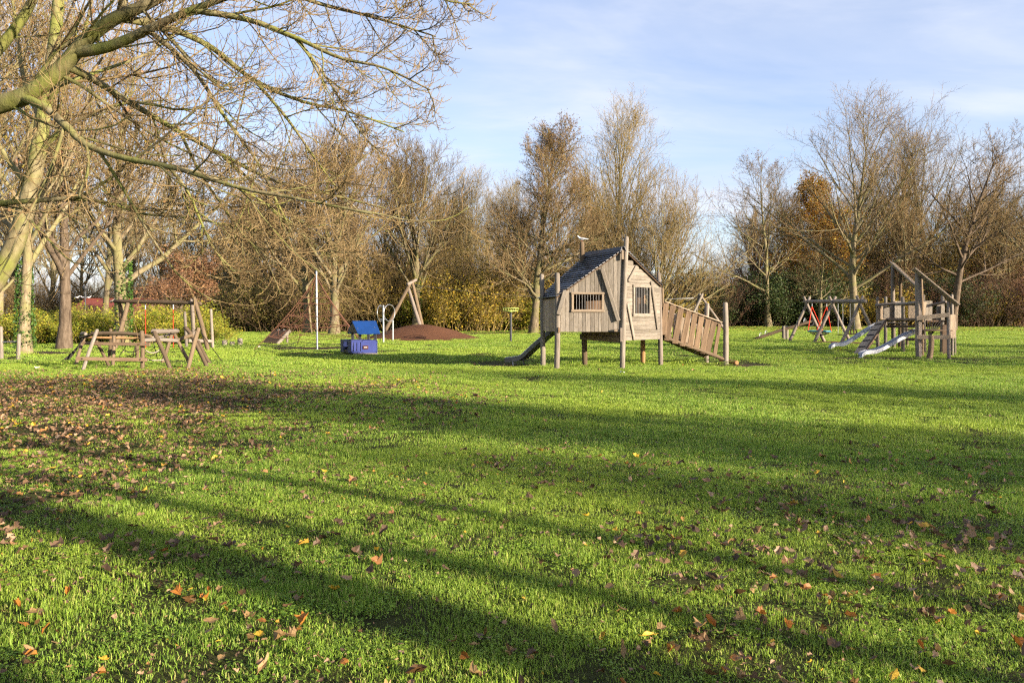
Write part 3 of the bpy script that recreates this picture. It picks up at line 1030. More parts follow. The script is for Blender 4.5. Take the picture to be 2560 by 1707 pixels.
# a fan of steep limbs
species('fan', 'bark_grey', 'twig_grey', None, seed=5, H=15.5, trunk_r=0.36, first=0.20, n1=26, ang1=lin(44, 20), len1=lambda t: 0.62 * (1.12 - 0.8 * t), up1=0.055,
        n2=11, n3=9, n4=6, wig=0.06, up2=0.09, ang2=36, trunk_to=0.9)
# tall pale poplar
species('tall', 'bark_tan', 'twig_gold', None, seed=8, H=24.0, trunk_r=0.40, first=0.16, n1=30, ang1=lin(40, 22), len1=lambda t: 0.56 * (1.1 - 0.74 * t), up1=0.065,
        n2=10, n3=8, n4=4, wig=0.08, up2=0.10, ang2=36, trunk_to=0.94)
# dense rounded willow
species('round', 'bark_tan', 'twig_gold', None, seed=13, H=12.0, trunk_r=0.34, first=0.05, n1=44, ang1=lin(80, 8), len1=lambda t: 0.95 * (1.0 - 0.42 * t), up1=0.07,
        n2=11, n3=8, n4=4, wig=0.07, up2=0.10, trunk_to=0.6, len2=0.42)
# open oak with wide limbs, a few brown leaves
species('open', 'bark_grey', 'twig_grey', [('leaf_brown', 1600, 0.15, 6.0, 0.3, 3)], seed=21, H=20.0, trunk_r=0.36, first=0.22, n1=20, ang1=lin(72, 30),
        len1=lambda t: 0.54 * (1.1 - 0.74 * t), up1=0.05, n2=9, n3=8, n4=4, wig=0.11, up2=0.05)
# ash: many steep limbs from a tall stem
species('ash', 'bark_tan', 'twig_grey', None, seed=27, H=21.0, trunk_r=0.40, first=0.22, n1=28, ang1=lin(58, 22), len1=lambda t: 0.72 * (1.10 - 0.82 * t), up1=0.06,
        n2=9, n3=8, n4=4, wig=0.075, up2=0.08)
# dark curved tree on the right
species('crooked', 'bark_dark', 'twig_grey', None, seed=33, H=20.0, trunk_r=0.36, first=0.26, n1=24, ang1=lin(62, 28), len1=lambda t: 0.44 * (1.1 - 0.75 * t), up1=0.04,
        n2=9, n3=8, n4=4, wig=0.10, up2=0.06, tilt=(0.10, 0, 1.0))
# sycamores of the left: short stem, thick spreading limbs, a few dead leaves
species('sycamore', 'bark_tan', 'twig_gold', [('leaf_rust', 700, 0.16, 2.0, 0.3, 3), ('leaf_yellow', 160, 0.16, 2.0, 0.3, 3)], seed=41, H=14.5, trunk_r=0.31, first=0.20, n1=22,
        ang1=lin(56, 24), len1=lambda t: 0.58 * (1.1 - 0.72 * t), up1=0.05, n2=9, n3=8, n4=4, wig=0.10, up2=0.06, trunk_to=0.86)
species('sycamore2', 'bark_tan', 'twig_tan', [('leaf_rust', 500, 0.16, 2.0, 0.3, 3), ('leaf_yellow', 120, 0.16, 2.0, 0.3, 3)], seed=47, H=15.5, trunk_r=0.33, first=0.22, n1=20,
        ang1=lin(50, 22), len1=lambda t: 0.60 * (1.1 - 0.72 * t), up1=0.045, n2=9, n3=8, n4=4, wig=0.11, up2=0.05, trunk_to=0.85)
# young tree still in orange leaf
species('orange', 'bark_dark', 'twig_dark', [('leaf_orange', 16000, 0.19, 3.0, 0.28, 3), ('leaf_yellow', 6000, 0.17, 3.0, 0.25, 4)], seed=53, H=15.0, trunk_r=0.28, first=0.14, n1=24,
        ang1=lin(70, 25), len1=lambda t: 0.40 * (1.1 - 0.7 * t), up1=0.04, n2=8, n3=6, n4=4, wig=0.11, up2=0.05)
# forest-grown tree: long clear stem, crown high up
species('stem', 'bark_grey', 'twig_grey', None, seed=71, H=24.0, trunk_r=0.30, first=0.62, n1=12, ang1=lin(55, 25), len1=lambda t: 0.30 * (1.5 - t), up1=0.05, n2=7, n3=5, n4=4, wig=0.1, up2=0.06)
# small reddish tree
species('russet', 'bark_dark', 'twig_red', [('leaf_rust', 9000, 0.15, 0.8, 0.22, 3)], seed=59, H=6.5, trunk_r=0.16, first=0.12, n1=18, ang1=lin(75, 30),
        len1=lambda t: 0.55 * (1.1 - 0.6 * t), up1=0.02, n2=7, n3=6, n4=4, wig=0.12, up2=0.03)


def tree_leafname(sp):
    return 'leaves'


NTREE = [0]


def tree(sp, px, Y, label, H=None, rot=None, sx=1.0, name='tree', group=None, ivy=None, bz=0.0, X=None, barkm=None):
    """place a tree of a species: px = column of its foot in the photograph, Y its distance"""
    d = SPEC[sp]
    NTREE[0] += 1
    X = (px - 1280) / FPX * Y if X is None else X
    o = thing(name, label, 'tree', (X, Y, bz), group)
    k = (H or d['H']) / d['H']
    o.scale = (k * sx, k * sx, k)
    o.rotation_euler = (0, 0, rot if rot is not None else NTREE[0] * 1.7)
    for nm, me in (('trunk', d['trunk']), ('crown', d['crown'])):
        if barkm and nm == 'trunk':
            me = me.copy(); me.materials[0] = M[barkm]
        c = bpy.data.objects.new(nm, me); COL.objects.link(c); c.parent = o
    for me in d['leaves']:
        c = bpy.data.objects.new('leaves', me); COL.objects.link(c); c.parent = o
    if ivy:
        g = np.random.default_rng(NTREE[0])
        n, z0, z1, r = ivy
        z = g.uniform(z0, z1, n); th = g.normal(0, 1.6, n)
        rad = r * (1 - 0.35 * (z - z0) / (z1 - z0)) * g.uniform(0.9, 1.25, n)
        C = np.stack([rad * np.cos(th) + 0.03 * z, rad * np.sin(th), z], -1)
        c = bpy.data.objects.new('ivy', leaf_cloud('ivy', C, 0.13, g, M['ivy'])); COL.objects.link(c); c.parent = o
    return o


# --- shrubs and thicket
def bush_meshes(seed, n_stem, H, W, twigm, leafmat, n_leaf, leaf_size, n2=7, n3=6, stem_r=0.02, spread=0.12, lean=0.5, src=2):
    g = np.random.default_rng(seed)
    p0 = np.stack([g.normal(0, W * 0.28, n_stem), g.normal(0, W * 0.28, n_stem), np.zeros(n_stem)], -1)
    d = np.stack([p0[:, 0] / W * lean * 2 + g.normal(0, .18, n_stem), p0[:, 1] / W * lean * 2 + g.normal(0, .18, n_stem), np.ones(n_stem)], -1)
    L = H * g.uniform(0.6, 1.08, n_stem)
    P0 = walk(g, p0, d, L, 6, 0.10, 0.01)
    R0 = stem_r * g.uniform(0.6, 1.3, n_stem)[:, None] * (1 - 0.7 * np.linspace(0, 1, 6))[None]
    P1, R1, L1 = spawn(g, P0, R0, L, n2, 0.15, 0.98, 40, 12, lambda t: 0.42 * (1.15 - 0.6 * t), 4, 0.12, 0.05, (0.5, 0.7), 0.007, tip=0.4)
    P2, R2, L2 = spawn(g, P1, R1, L1, n3, 0.12, 1.0, 42, 14, lambda t: 0.5 * (1.15 - 0.5 * t), 3, 0.14, 0.04, (0.5, 0.7), 0.005, tip=0.5)
    st = tubes_mesh('stems', [(P0, R0, 5), (P1, R1, 3), (P2, R2, 3)])
    st.materials.append(M[twigm])
    lf = None
    if n_leaf:
        C = tips(P2 if src == 2 else P1, g, n_leaf, spread)
        C = C[C[:, 2] > 0.05]
        lf = leaf_cloud('foliage', C, leaf_size, g, M[leafmat])
    return st, lf


BUSH = {
    'hedge': bush_meshes(1, 26, 2.1, 2.4, 'twig_tan', 'leaf_yellowgreen', 9000, 0.105, spread=0.16),
    'hedge2': bush_meshes(2, 30, 2.4, 2.4, 'twig_gold', 'leaf_yellowgreen', 8000, 0.115, spread=0.2),
    'yellow': bush_meshes(3, 34, 3.2, 3.0, 'twig_gold', 'leaf_yellow', 5200, 0.14, n3=7, spread=0.2),
    'olive': bush_meshes(4, 40, 4.0, 3.4, 'twig_grey', 'leaf_olive', 6500, 0.15, n3=7, spread=0.25),
    'ever': bush_meshes(5, 30, 4.2, 3.6, 'twig_dark', 'leaf_green', 15000, 0.17, n3=7, spread=0.32),
    'tan': bush_meshes(6, 60, 5.0, 3.6, 'twig_tan', None, 0, 0, n2=9, n3=9, stem_r=0.026),
    'red': bush_meshes(7, 60, 5.0, 3.8, 'twig_red', None, 0, 0, n2=9, n3=9, stem_r=0.022),
    'brown': bush_meshes(8, 60, 4.6, 3.6, 'twig_dark', 'leaf_brown', 1200, 0.12, n2=9, n3=9, stem_r=0.022),
    'goldtwig': bush_meshes(9, 60, 6.5, 4.6, 'twig_gold', 'leaf_yellow', 1500, 0.13, n2=9, n3=9, stem_r=0.03),
    'russet': bush_meshes(10, 60, 4.2, 3.4, 'twig_red', 'leaf_rust', 2600, 0.12, n2=9, n3=8, stem_r=0.02),
}


def bush(kind, X, Y, label, k=1.0, kz=1.0, rot=None, group=None, name='shrub', bz=0.0):
    st, lf = BUSH[kind]
    NTREE[0] += 1
    o = thing(name, label, 'shrub', (X, Y, bz), group)
    o.scale = (k, k, k * kz)
    o.rotation_euler = (0, 0, rot if rot is not None else NTREE[0] * 2.1)
    c = bpy.data.objects.new('stems', st); COL.objects.link(c); c.parent = o
    if lf is not None:
        c = bpy.data.objects.new('foliage', lf); COL.objects.link(c); c.parent = o
    return o
# ------------------------------------------------------------------ planting
def X_(px, Y):
    return (px - 1280) / FPX * Y


# park trees that stand free on the far lawn
tree('oval', 1333, 62, 'oval bare tree with brown leaves in its top, left of the wooden playhouse', H=15.8, rot=0.4, sx=1.08)
tree('fan', 1042, 63, 'bare fan-shaped tree behind the mound with steep dark limbs', H=14.0, rot=1.0, sx=1.1, ivy=(900, 0.3, 5.5, 0.36))
tree('tall', 1530, 84, 'tallest bare pale tree rising behind the wooden playhouse', H=21.5, rot=2.0, sx=1.08)
tree('tall', 1470, 92, 'slim pale bare tree just left of the tallest one behind the playhouse', H=16.5, rot=4.0, sx=0.85)
tree('round', 1640, 66, 'dense rounded golden twigged tree behind the playhouse ramp', H=10.6, rot=0.6, sx=0.8)
tree('round', 1560, 70, 'dense rounded golden twigged tree half hidden by the playhouse roof', H=10.4, rot=3.0, sx=0.75)
tree('open', 1921, 88, 'open bare tree with straight trunk beside the seesaw', H=18.0, rot=0.9, sx=1.05)
tree('ash', 2139, 74, 'large bare tree with many steep limbs directly behind the swing set', H=18.6, rot=2.2, sx=1.1)
tree('crooked', 2378, 72, 'bare tree with dark curved trunk behind the climbing tower', H=17.4, rot=0.0, sx=1.15)
tree('orange', 2035, 96, 'tree still in orange leaf between the bare trees on the right', H=17.0, rot=1.2, sx=1.1)
tree('open', 2048, 80, 'small dark bare tree behind the nest swing', H=9.5, rot=4.0, sx=1.2)
tree('fan', 835, 58, 'bare tree with dark trunk right of the rope pyramid', H=14.0, rot=3.3, sx=1.05)
tree('sycamore2', 768, 60, 'bare tree with pale leaning trunk behind the rope pyramid', H=13.5, rot=5.2)
tree('fan', 700, 72, 'bare twiggy tree left of the rope pyramid', H=13.5, rot=0.7, sx=1.15)
# left-hand group
tree('sycamore', 305, 38, 'mossy bare tree with ivy on its trunk behind the log frame', H=14.0, rot=0.3, ivy=(1100, 0.2, 4.2, 0.42))
tree('sycamore2', 262, 47, 'slender pale bare tree between the red roof and the ivy trunk', H=12.5, rot=2.6, sx=0.72)
tree('sycamore', 160, 34, 'bare tree with shaded dark brown trunk left of the red roof', H=14.5, rot=4.4, sx=0.8, barkm='bark_dark')  # dark bark paints the shade onto this trunk
tree('sycamore2', 62, 31, 'thick forked bare tree with ivy near the left edge', H=15.0, rot=2.4, sx=0.66, ivy=(2600, 0.2, 4.8, 0.52))
tree('sycamore', -130, 27, 'mossy bare tree partly outside the left edge', H=14.0, rot=3.5, sx=0.8)
tree('russet', 455, 56, 'small tree in russet leaf behind the log frame', H=5.2, rot=0.5, sx=1.25)
# trees of the wood behind
for i, (sp, px, Y, H, lab) in enumerate([
        ('tall', 1180, 88, 15.5, 'pale bare tree of the wood between the fan-shaped and oval trees'),
        ('tall', 1120, 96, 15.0, 'second pale bare tree of the wood right of the fan-shaped tree'),
        ('tall', 1260, 98, 16.5, 'pale bare tree showing through the oval tree'),
        ('ash', 940, 90, 15.5, 'grey bare tree of the wood left of the fan-shaped tree'),
        ('fan', 620, 92, 14.5, 'grey bare tree of the wood far left of the rope pyramid'),
        ('ash', 520, 96, 14.0, 'bare tree of the wood above the russet tree'),
        ('tall', 400, 92, 16.0, 'pale bare tree of the wood left of the russet tree'),
        ('tall', 120, 80, 17.0, 'pale bare tree of the wood above the red roof'),
        ('ash', 0, 72, 16.5, 'grey bare tree of the wood at the left edge'),
        ('ash', 2310, 104, 24.0, 'distant bare tree between the two big trees on the right'),
        ('tall', 2255, 110, 23.0, 'distant slim bare tree right of the swing set tree'),
        ('open', 2520, 98, 19.5, 'bare tree near the right edge'),
        ('ash', 2640, 84, 17.5, 'bare tree cut by the right edge'),
        ('fan', 1885, 110, 14.5, 'low bare tree of the wood beside the sky gap'),
        ('fan', 1980, 112, 17.0, 'bare tree of the wood left of the orange tree'),
        ('ash', 2200, 108, 18.0, 'bare tree of the wood behind the swing set'),
        ('fan', 2450, 106, 17.0, 'bare tree of the wood behind the curved trunk')]):
    tree(sp, px, Y, lab, H=H, rot=i * 1.3, group='trees of the wood behind')
for i, (sp, px, Y, H) in enumerate([('fan', 30, 84, 15), ('ash', 210, 90, 15), ('fan', 330, 86, 14), ('tall', 470, 100, 16), ('fan', 570, 84, 13), ('ash', 660, 100, 15.5), ('tall', 760, 96, 15), ('fan', 860, 98, 15), ('ash', 1000, 102, 15), ('tall', 1075, 86, 14),
                                     ('fan', 1150, 100, 15), ('tall', 1220, 84, 14), ('fan', 1300, 94, 15), ('tall', 1400, 96, 16), ('fan', 1480, 100, 15), ('ash', 1560, 104, 14), ('fan', 2090, 100, 16), ('tall', 2160, 116, 18), ('fan', 2260, 98, 16), ('open', 2390, 112, 18), ('fan', 2490, 96, 15), ('ash', 2570, 108, 17)]):
    tree(sp, px, Y, '%s slim bare tree from the left in the far rows of the wood' % ['first', 'second', 'third', 'fourth', 'fifth', 'sixth', 'seventh', 'eighth', 'ninth', 'tenth', 'eleventh', 'twelfth', '13th', '14th', '15th', '16th', '17th', '18th', '19th', '20th', '21st', '22nd'][i],
         H=H * 0.92, rot=i * 2.3 + 0.5, sx=0.95, group='slim trees in the far rows of the wood')

# hedge on the left and undergrowth along the far edge
g = np.random.default_rng(77)
names = {'hedge': 'yellow green leafy hedge shrub', 'hedge2': 'light green leafy hedge shrub', 'yellow': 'yellow leaved shrub', 'olive': 'olive green shrub',
         'ever': 'dark evergreen shrub', 'tan': 'bare tan twigged shrub', 'red': 'bare reddish twigged shrub', 'brown': 'bare dark brown twigged shrub',
         'goldtwig': 'tall golden twigged shrub', 'russet': 'russet brown shrub'}
for i, px in enumerate(np.linspace(-60, 520, 12)):
    Y = 42 + 2.6 * math.sin(i * 2.1)
    bush('hedge' if i % 2 else 'hedge2', X_(px, Y), Y, ('yellow green', 'light green')[i % 2 == 0] + ' leafy shrub, %s from the left in the low hedge behind the climber' % ['first', 'second', 'third', 'fourth', 'fifth', 'sixth', 'seventh', 'eighth', 'ninth', 'tenth', 'eleventh', 'twelfth'][i], k=0.86 + 0.12 * math.sin(i * 3.3), kz=0.72, group='shrubs of the left hedge')


ORD = ['first', 'second', 'third', 'fourth', 'fifth', 'sixth', 'seventh', 'eighth', 'ninth', 'tenth', 'eleventh', 'twelfth'] + ['%dth' % i for i in range(13, 40)]


def belt(kinds, px0, px1, n, Y0, Y1, k0, k1, where, kz=1.0):
    seen = {}
    for i in range(n):
        kd = kinds[int(g.integers(0, len(kinds)))]
        px = px0 + (px1 - px0) * (i + g.uniform(0.1, 0.9)) / n
        Y = g.uniform(Y0, Y1)
        seen[kd] = seen.get(kd, 0) + 1
        bush(kd, X_(px, Y), Y, '%s %s from left %s' % (ORD[seen[kd] - 1], names[kd], where), k=g.uniform(k0, k1), kz=kz * g.uniform(0.85, 1.15), group=names[kd] + 's ' + where)


belt(['olive', 'brown', 'ever', 'olive'], 520, 760, 9, 62, 74, 0.8, 1.1, 'at wood edge left of the pyramid')
belt(['olive', 'goldtwig', 'yellow', 'tan'], 760, 960, 9, 64, 74, 0.9, 1.15, 'at wood edge behind the rope pyramid')
belt(['yellow', 'yellow', 'hedge2', 'yellow', 'goldtwig', 'hedge'], 940, 1340, 26, 65, 71, 0.9, 1.25, 'at wood edge behind mound and bin')
belt(['red', 'goldtwig', 'tan'], 960, 1400, 12, 75, 84, 1.1, 1.4, 'in the second row behind the mound')
belt(['yellow', 'olive', 'tan'], 1340, 1660, 9, 70, 78, 0.9, 1.2, 'at wood edge behind the playhouse')
belt(['red', 'brown', 'ever'], 1690, 1900, 10, 88, 98, 0.9, 1.25, 'at wood edge left of the seesaw')
belt(['ever', 'brown', 'olive', 'ever'], 1880, 2200, 13, 90, 100, 1.0, 1.35, 'at wood edge behind seesaw and swings')
belt(['ever', 'yellow', 'olive', 'russet', 'yellow', 'brown'], 2180, 2640, 16, 86, 98, 1.0, 1.4, 'at wood edge behind the tower')
belt(['red', 'tan', 'russet', 'goldtwig'], 1860, 2660, 18, 102, 116, 1.7, 2.3, 'in the back row on the right')
belt(['tan', 'red', 'goldtwig'], 480, 1000, 12, 84, 100, 1.3, 1.8, 'in the back row on the left')
belt(['tan', 'goldtwig', 'tan', 'red'], -200, 520, 13, 74, 90, 0.8, 1.15, 'behind the hedge and red roof')

# distant wood that closes the view
g2 = np.random.default_rng(5)


def wood_mass(name, label, x0, x1, Y0, Y1, h, n, twigm, seed):
    gg = np.random.default_rng(seed)
    p0 = np.stack([gg.uniform(x0, x1, n), gg.uniform(Y0, Y1, n), np.zeros(n)], -1)
    d = np.stack([gg.normal(0, .12, n), gg.normal(0, .12, n), np.ones(n)], -1)
    L = h * gg.uniform(0.55, 1.1, n) * (0.85 + 0.2 * np.sin(p0[:, 0] * 0.21) + 0.12 * np.sin(p0[:, 0] * 0.5 + 1))
    P0 = walk(gg, p0, d, L, 6, 0.06, 0.02)
    R0 = 0.07 * gg.uniform(0.4, 1.3, n)[:, None] * (1 - 0.85 * np.linspace(0, 1, 6))[None]
    P1, R1, L1 = spawn(gg, P0, R0, L, 9, 0.15, 0.99, 38, 10, lambda t: 0.34 * (1.15 - 0.6 * t), 4, 0.1, 0.06, (0.4, 0.6), 0.014, tip=0.4)
    P2, R2, L2 = spawn(gg, P1, R1, L1, 6, 0.1, 1.0, 42, 12, 0.45, 3, 0.12, 0.05, (0.5, 0.7), 0.010, tip=0.5)
    me = tubes_mesh(name, [(P0, R0, 4), (P1, R1, 3), (P2, R2, 3)])
    return tag(link(name, me, M[twigm]), label, 'wood', kind='stuff')


wood_mass('distant_wood', 'hazy tan mass of bare wood far behind the left trees', -110, 5, 112, 135, 10.5, 420, 'twig_tan', 1)
wood_mass('distant_wood', 'reddish brown mass of bare wood far behind the right trees', 43, 125, 122, 145, 11.5, 420, 'twig_red', 2)

# trees to the right of and behind the viewer: they throw the long shadows across the lawn
def shadow_tree(sp, d, sdist, H, rot, lab, sx=1.0):
    """d: offset of the shadow line from the viewer's feet; sdist: metres towards the sun"""
    X, Y = 0.540 * d + 0.842 * sdist, 0.842 * d - 0.540 * sdist
    o = tree(sp, 0, Y, lab, H=H, rot=rot, sx=sx, X=X, group='park trees beside and behind the viewer')
    return o


for i, (sp, d, sdist, H, sx) in enumerate([
        ('stem', 2.97, 14.0, 24.0, 1.0), ('stem', 1.5, 17.0, 24.0, 1.2), ('stem', 3.95, 20.0, 24.0, 0.45), ('stem', 4.95, 18.0, 24.0, 0.38), ('fan', 6.5, 40.0, 11.0, 0.38), ('open', 18.0, 60.0, 15.0, 0.4), ('fan', 28.0, 52.0, 13.0, 0.6), ('fan', 9.3, 36.0, 12.5, 0.5), ('oval', 10.3, 42.0, 13.5, 0.45),
        ('ash', 14.5, 62.0, 15.0, 0.4), ('fan', 16.6, 40.0, 12.0, 0.5), ('open', 25.0, 48.0, 14.0, 0.5), ('sycamore2', 31.0, 40.0, 13.0, 0.7), ('ash', 36.5, 46.0, 15.0, 0.5), ('fan', 42.5, 40.0, 13.0, 0.7)]):
    shadow_tree(sp, d, sdist, H, i * 1.1, 'bare park tree standing beside the lawn, outside the view', sx)
# ------------------------------------------------------------------ the near tree whose limbs hang into the view from the left
def spline(pts, n):
    """Catmull-Rom through points, n samples"""
    P = np.array(pts, dtype=float)
    P = np.vstack([2 * P[0] - P[1], P, 2 * P[-1] - P[-2]])
    m = len(P) - 3
    out = []
    for u in np.linspace(0, m - 1e-6, n):
        i = int(u); f = u - i
        a, b, c, d = P[i], P[i + 1], P[i + 2], P[i + 3]
        out.append(0.5 * ((2 * b) + (c - a) * f + (2 * a - 5 * b + 4 * c - d) * f * f + (3 * b - a - 3 * c + d) * f ** 3))
    return np.array(out)


def limb(pix, n, r0, r1):
    """limb from measured (px, py, depth) or world points"""
    n = 22
    P = spline([tuple(at(*p)) for p in pix], n)[None]
    r0 *= 0.86
    R = (r0 + (r1 - r0) * np.linspace(0, 1, n) ** 0.8)[None]
    L = np.array([np.linalg.norm(np.diff(P[0], axis=0), axis=1).sum()])
    return P, R, L


def hook(t):
    return -0.10 + 0.30 * t


def near_tree(root, trunk, limbs, seed, n2, n3, n4, barkm, twigm, len2=0.36, buds=True, leaves=0, n=22):
    gg = np.random.default_rng(seed)
    tr_me = tubes_mesh('trunk', [(*trunk[:2], 14)] + [(*l[:2], 10) for l in limbs])
    PL = np.concatenate([l[0] for l in limbs]); RL = np.concatenate([l[1] for l in limbs]); LL = np.concatenate([l[2] for l in limbs])
    P2, R2, L2 = spawn(gg, PL, RL, np.minimum(LL, 7.0), n2, 0.10, 0.99, 40, 12, lambda t: len2 * (1.2 - 0.6 * t), 9, 0.075, hook, (0.38, 0.6), 0.008, tip=0.3, rcap=0.0105)
    P3, R3, L3 = spawn(gg, P2, R2, L2, n3, 0.12, 1.0, 40, 12, lambda t: 0.48 * (1.2 - 0.55 * t), 7, 0.10, lambda t: -0.05 + 0.30 * t, (0.5, 0.68), 0.004, tip=0.5, rcap=0.0095)
    P4, R4, L4 = spawn(gg, P3, R3, L3, n4, 0.10, 1.0, 42, 14, 0.42, 5, 0.12, lambda t: 0.02 + 0.28 * t, (0.55, 0.75), 0.0032, tip=0.6)
    loc = WM[root.name].translation
    sh = np.array(loc)
    me = tubes_mesh('branches', [(P2, R2, 6)]); me.materials.append(M[barkm])
    tw = tubes_mesh('twigs', [(P3, R3, 4), (P4, R4, 3)]); tw.materials.append(M[twigm])
    link('trunk', tr_me, M[barkm], root)
    b = link('branches', me, None, root)
    link('twigs', tw, None, root)
    if leaves:
        C = tips(P3, gg, leaves, 0.05)
        link('leaves', leaf_cloud('leaves', C, 0.13, gg, M['leaf_rust']), None, root)
    return P4


tb = Vector((-9.6, 10.6, 0))
hero = thing('overhanging_tree', 'near mossy tree at the left edge with long bare limbs hanging into the view', 'tree', tb)
tP = spline([(-9.6, 10.6, -0.05), (-9.5, 10.5, 1.4), (-9.2, 10.2, 2.8), (-8.9, 10.0, 4.2), (-8.8, 9.9, 6.0), (-8.6, 9.9, 8.2), (-8.5, 10.0, 10.5)], 16)[None]
tR = (0.36 * (1 - 0.75 * np.linspace(0, 1, 16)))[None]; tR[0, 0] *= 1.3
tL = np.array([10.0])
Lm = [
    limb([(-640, 470, 10.1), (-250, 340, 9.4), (0, 262, 9.0), (75, 232, 8.9), (150, 175, 8.8), (215, 100, 8.7), (290, 45, 8.6), (370, 10, 8.5), (520, -70, 8.4), (760, -150, 8.2)], 26, 0.15, 0.045),
    limb([(190, 130, 8.75), (270, 118, 8.6), (370, 75, 8.4), (480, 25, 8.2), (620, -20, 8.0), (800, -55, 7.8)], 20, 0.085, 0.018),
    limb([(60, 245, 8.9), (110, 268, 8.7), (165, 315, 8.5), (215, 362, 8.4), (300, 393, 8.2), (400, 412, 8.0), (470, 430, 7.9), (600, 470, 7.7), (760, 500, 7.5), (930, 535, 7.3)], 24, 0.062, 0.010),
    limb([(165, 165, 8.8), (235, 200, 9.0), (330, 260, 9.2), (450, 330, 9.4), (560, 390, 9.5), (680, 450, 9.6), (800, 480, 9.6), (960, 520, 9.6)], 22, 0.055, 0.010),
    limb([(300, 45, 8.6), (420, 70, 8.9), (530, 120, 9.2), (640, 205, 9.4), (760, 255, 9.5), (880, 282, 9.5), (1010, 330, 9.5)], 20, 0.055, 0.008),
    limb([(480, 25, 8.2), (620, 50, 8.1), (740, 95, 8.0), (850, 145, 7.9), (960, 170, 7.8), (1075, 225, 7.7)], 20, 0.042, 0.007),
    limb([(560, -80, 8.4), (690, -30, 8.5), (800, 10, 8.6), (920, 40, 8.6), (1020, 70, 8.6), (1090, 92, 8.6)], 18, 0.038, 0.007),
    limb([(760, -150, 8.2), (900, -90, 8.2), (1020, -40, 8.2), (1110, 0, 8.2), (1185, 12, 8.2)], 14, 0.030, 0.006),
    limb([(-500, 560, 10.3), (-150, 520, 10.0), (0, 508, 9.8), (110, 500, 9.7), (200, 490, 9.6), (270, 450, 9.5), (340, 400, 9.5)], 18, 0.060, 0.012),
    limb([(150, 497, 9.65), (260, 505, 9.7), (360, 535, 9.8), (470, 545, 9.9), (620, 572, 10.0), (740, 590, 10.0)], 16, 0.026, 0.007),
    limb([(370, 75, 8.4), (480, 170, 8.5), (560, 290, 8.6), (640, 400, 8.7), (700, 520, 8.8), (740, 600, 8.9)], 18, 0.036, 0.007),
    limb([(420, 415, 8.0), (470, 480, 8.2), (505, 560, 8.3), (540, 630, 8.4), (600, 690, 8.5)], 14, 0.020, 0.005),
    limb([(560, 395, 9.5), (650, 470, 9.6), (760, 560, 9.7), (850, 620, 9.8), (900, 650, 9.8)], 14, 0.024, 0.005),
    limb([(300, 45, 8.6), (330, -60, 8.7), (420, -180, 8.8)], 10, 0.055, 0.02),
    limb([(400, 412, 8.0), (520, 440, 8.4), (650, 500, 8.8), (760, 590, 9.0), (830, 640, 9.1)], 14, 0.026, 0.005),
    limb([(640, 205, 9.4), (720, 300, 9.3), (790, 400, 9.2), (850, 480, 9.1), (930, 560, 9.0)], 14, 0.026, 0.005),
    limb([(450, 330, 9.4), (500, 430, 9.2), (560, 520, 9.0), (620, 600, 8.9), (690, 660, 8.8)], 14, 0.024, 0.005),
    limb([(740, 95, 8.0), (820, 200, 8.2), (880, 300, 8.4), (950, 390, 8.5)], 14, 0.022, 0.005),
    limb([(-250, 340, 9.4), (-60, 180, 9.3), (60, 40, 9.2), (130, -120, 9.1)], 14, 0.10, 0.04),
]
near_tree(hero, (tP, tR, tL), Lm, 91, 13, 9, 5, 'bark_moss', 'twig_tan', leaves=0)

lt = thing('leaning_tree', 'mossy tree with leaning trunk crossing the left edge of the view', 'tree', at(-190, 960, 16.5))
tP = spline([tuple(at(*p)) for p in [(-200, 972, 16.5), (-120, 850, 16.3), (-10, 700, 16.1), (45, 590, 16.0), (75, 480, 15.9), (95, 380, 15.8), (112, 260, 15.8), (135, 120, 15.7), (150, -40, 15.7), (170, -260, 15.7)]], 20)[None]
tR = (0.22 * (1 - 0.6 * np.linspace(0, 1, 20)))[None]
Ll = [
    limb([(50, 590, 16.0), (20, 560, 16.2), (-60, 500, 16.5), (-160, 470, 16.8)], 10, 0.07, 0.02),
    limb([(92, 390, 15.8), (150, 330, 15.6), (220, 290, 15.4), (300, 262, 15.2), (420, 250, 15.0)], 14, 0.07, 0.012),
    limb([(80, 470, 15.9), (20, 400, 16.2), (-30, 300, 16.4), (-60, 180, 16.6)], 12, 0.08, 0.02),
    limb([(110, 270, 15.8), (170, 180, 15.5), (210, 80, 15.3), (240, -40, 15.2)], 12, 0.07, 0.02),
    limb([(105, 310, 15.8), (60, 200, 16.2), (40, 60, 16.4), (20, -80, 16.6)], 12, 0.07, 0.02),
    limb([(135, 130, 15.7), (260, 60, 15.3), (380, 10, 15.0), (500, -60, 14.8)], 12, 0.06, 0.015),
]
near_tree(lt, (tP, tR, np.array([9.0])), Ll, 92, 9, 8, 5, 'bark_moss', 'twig_tan', leaves=90)
# ------------------------------------------------------------------ the wooden playhouse on posts
c1 = crop(1240, 560, 3.7935)
A_ = gp(*c1(443, 1365)); B_ = gp(*c1(575, 1388)); C_ = gp(*c1(1197, 1385)); D_ = gp(*c1(1562, 1352)); E_ = gp(*c1(845, 1362)); F_ = gp(*c1(1392, 1350))
H_ = gp(*c1(2175, 1335)); I_ = gp(*c1(1995, 1315))
A_.y, E_.y, F_.y = 22.75, 22.95, 24.0
A_.x, E_.x, F_.x = X_(1357, 22.75), X_(1462.7, 22.95), X_(1607, 24.0)
house = thing('playhouse', 'wooden playhouse on tall posts with barred windows, slatted roof, slide and plank ramp', 'playhouse', (C_.x, C_.y, 0))


def post(name, foot, px_top, py_top, r, mat='pole', par=house, wob=0.09, bend=0.02):
    top = at(px_top, py_top, foot.y)
    return log(name, foot - Vector((0, 0, 0.15)), top, r, r * 0.88, M[mat], par, wob, bend)


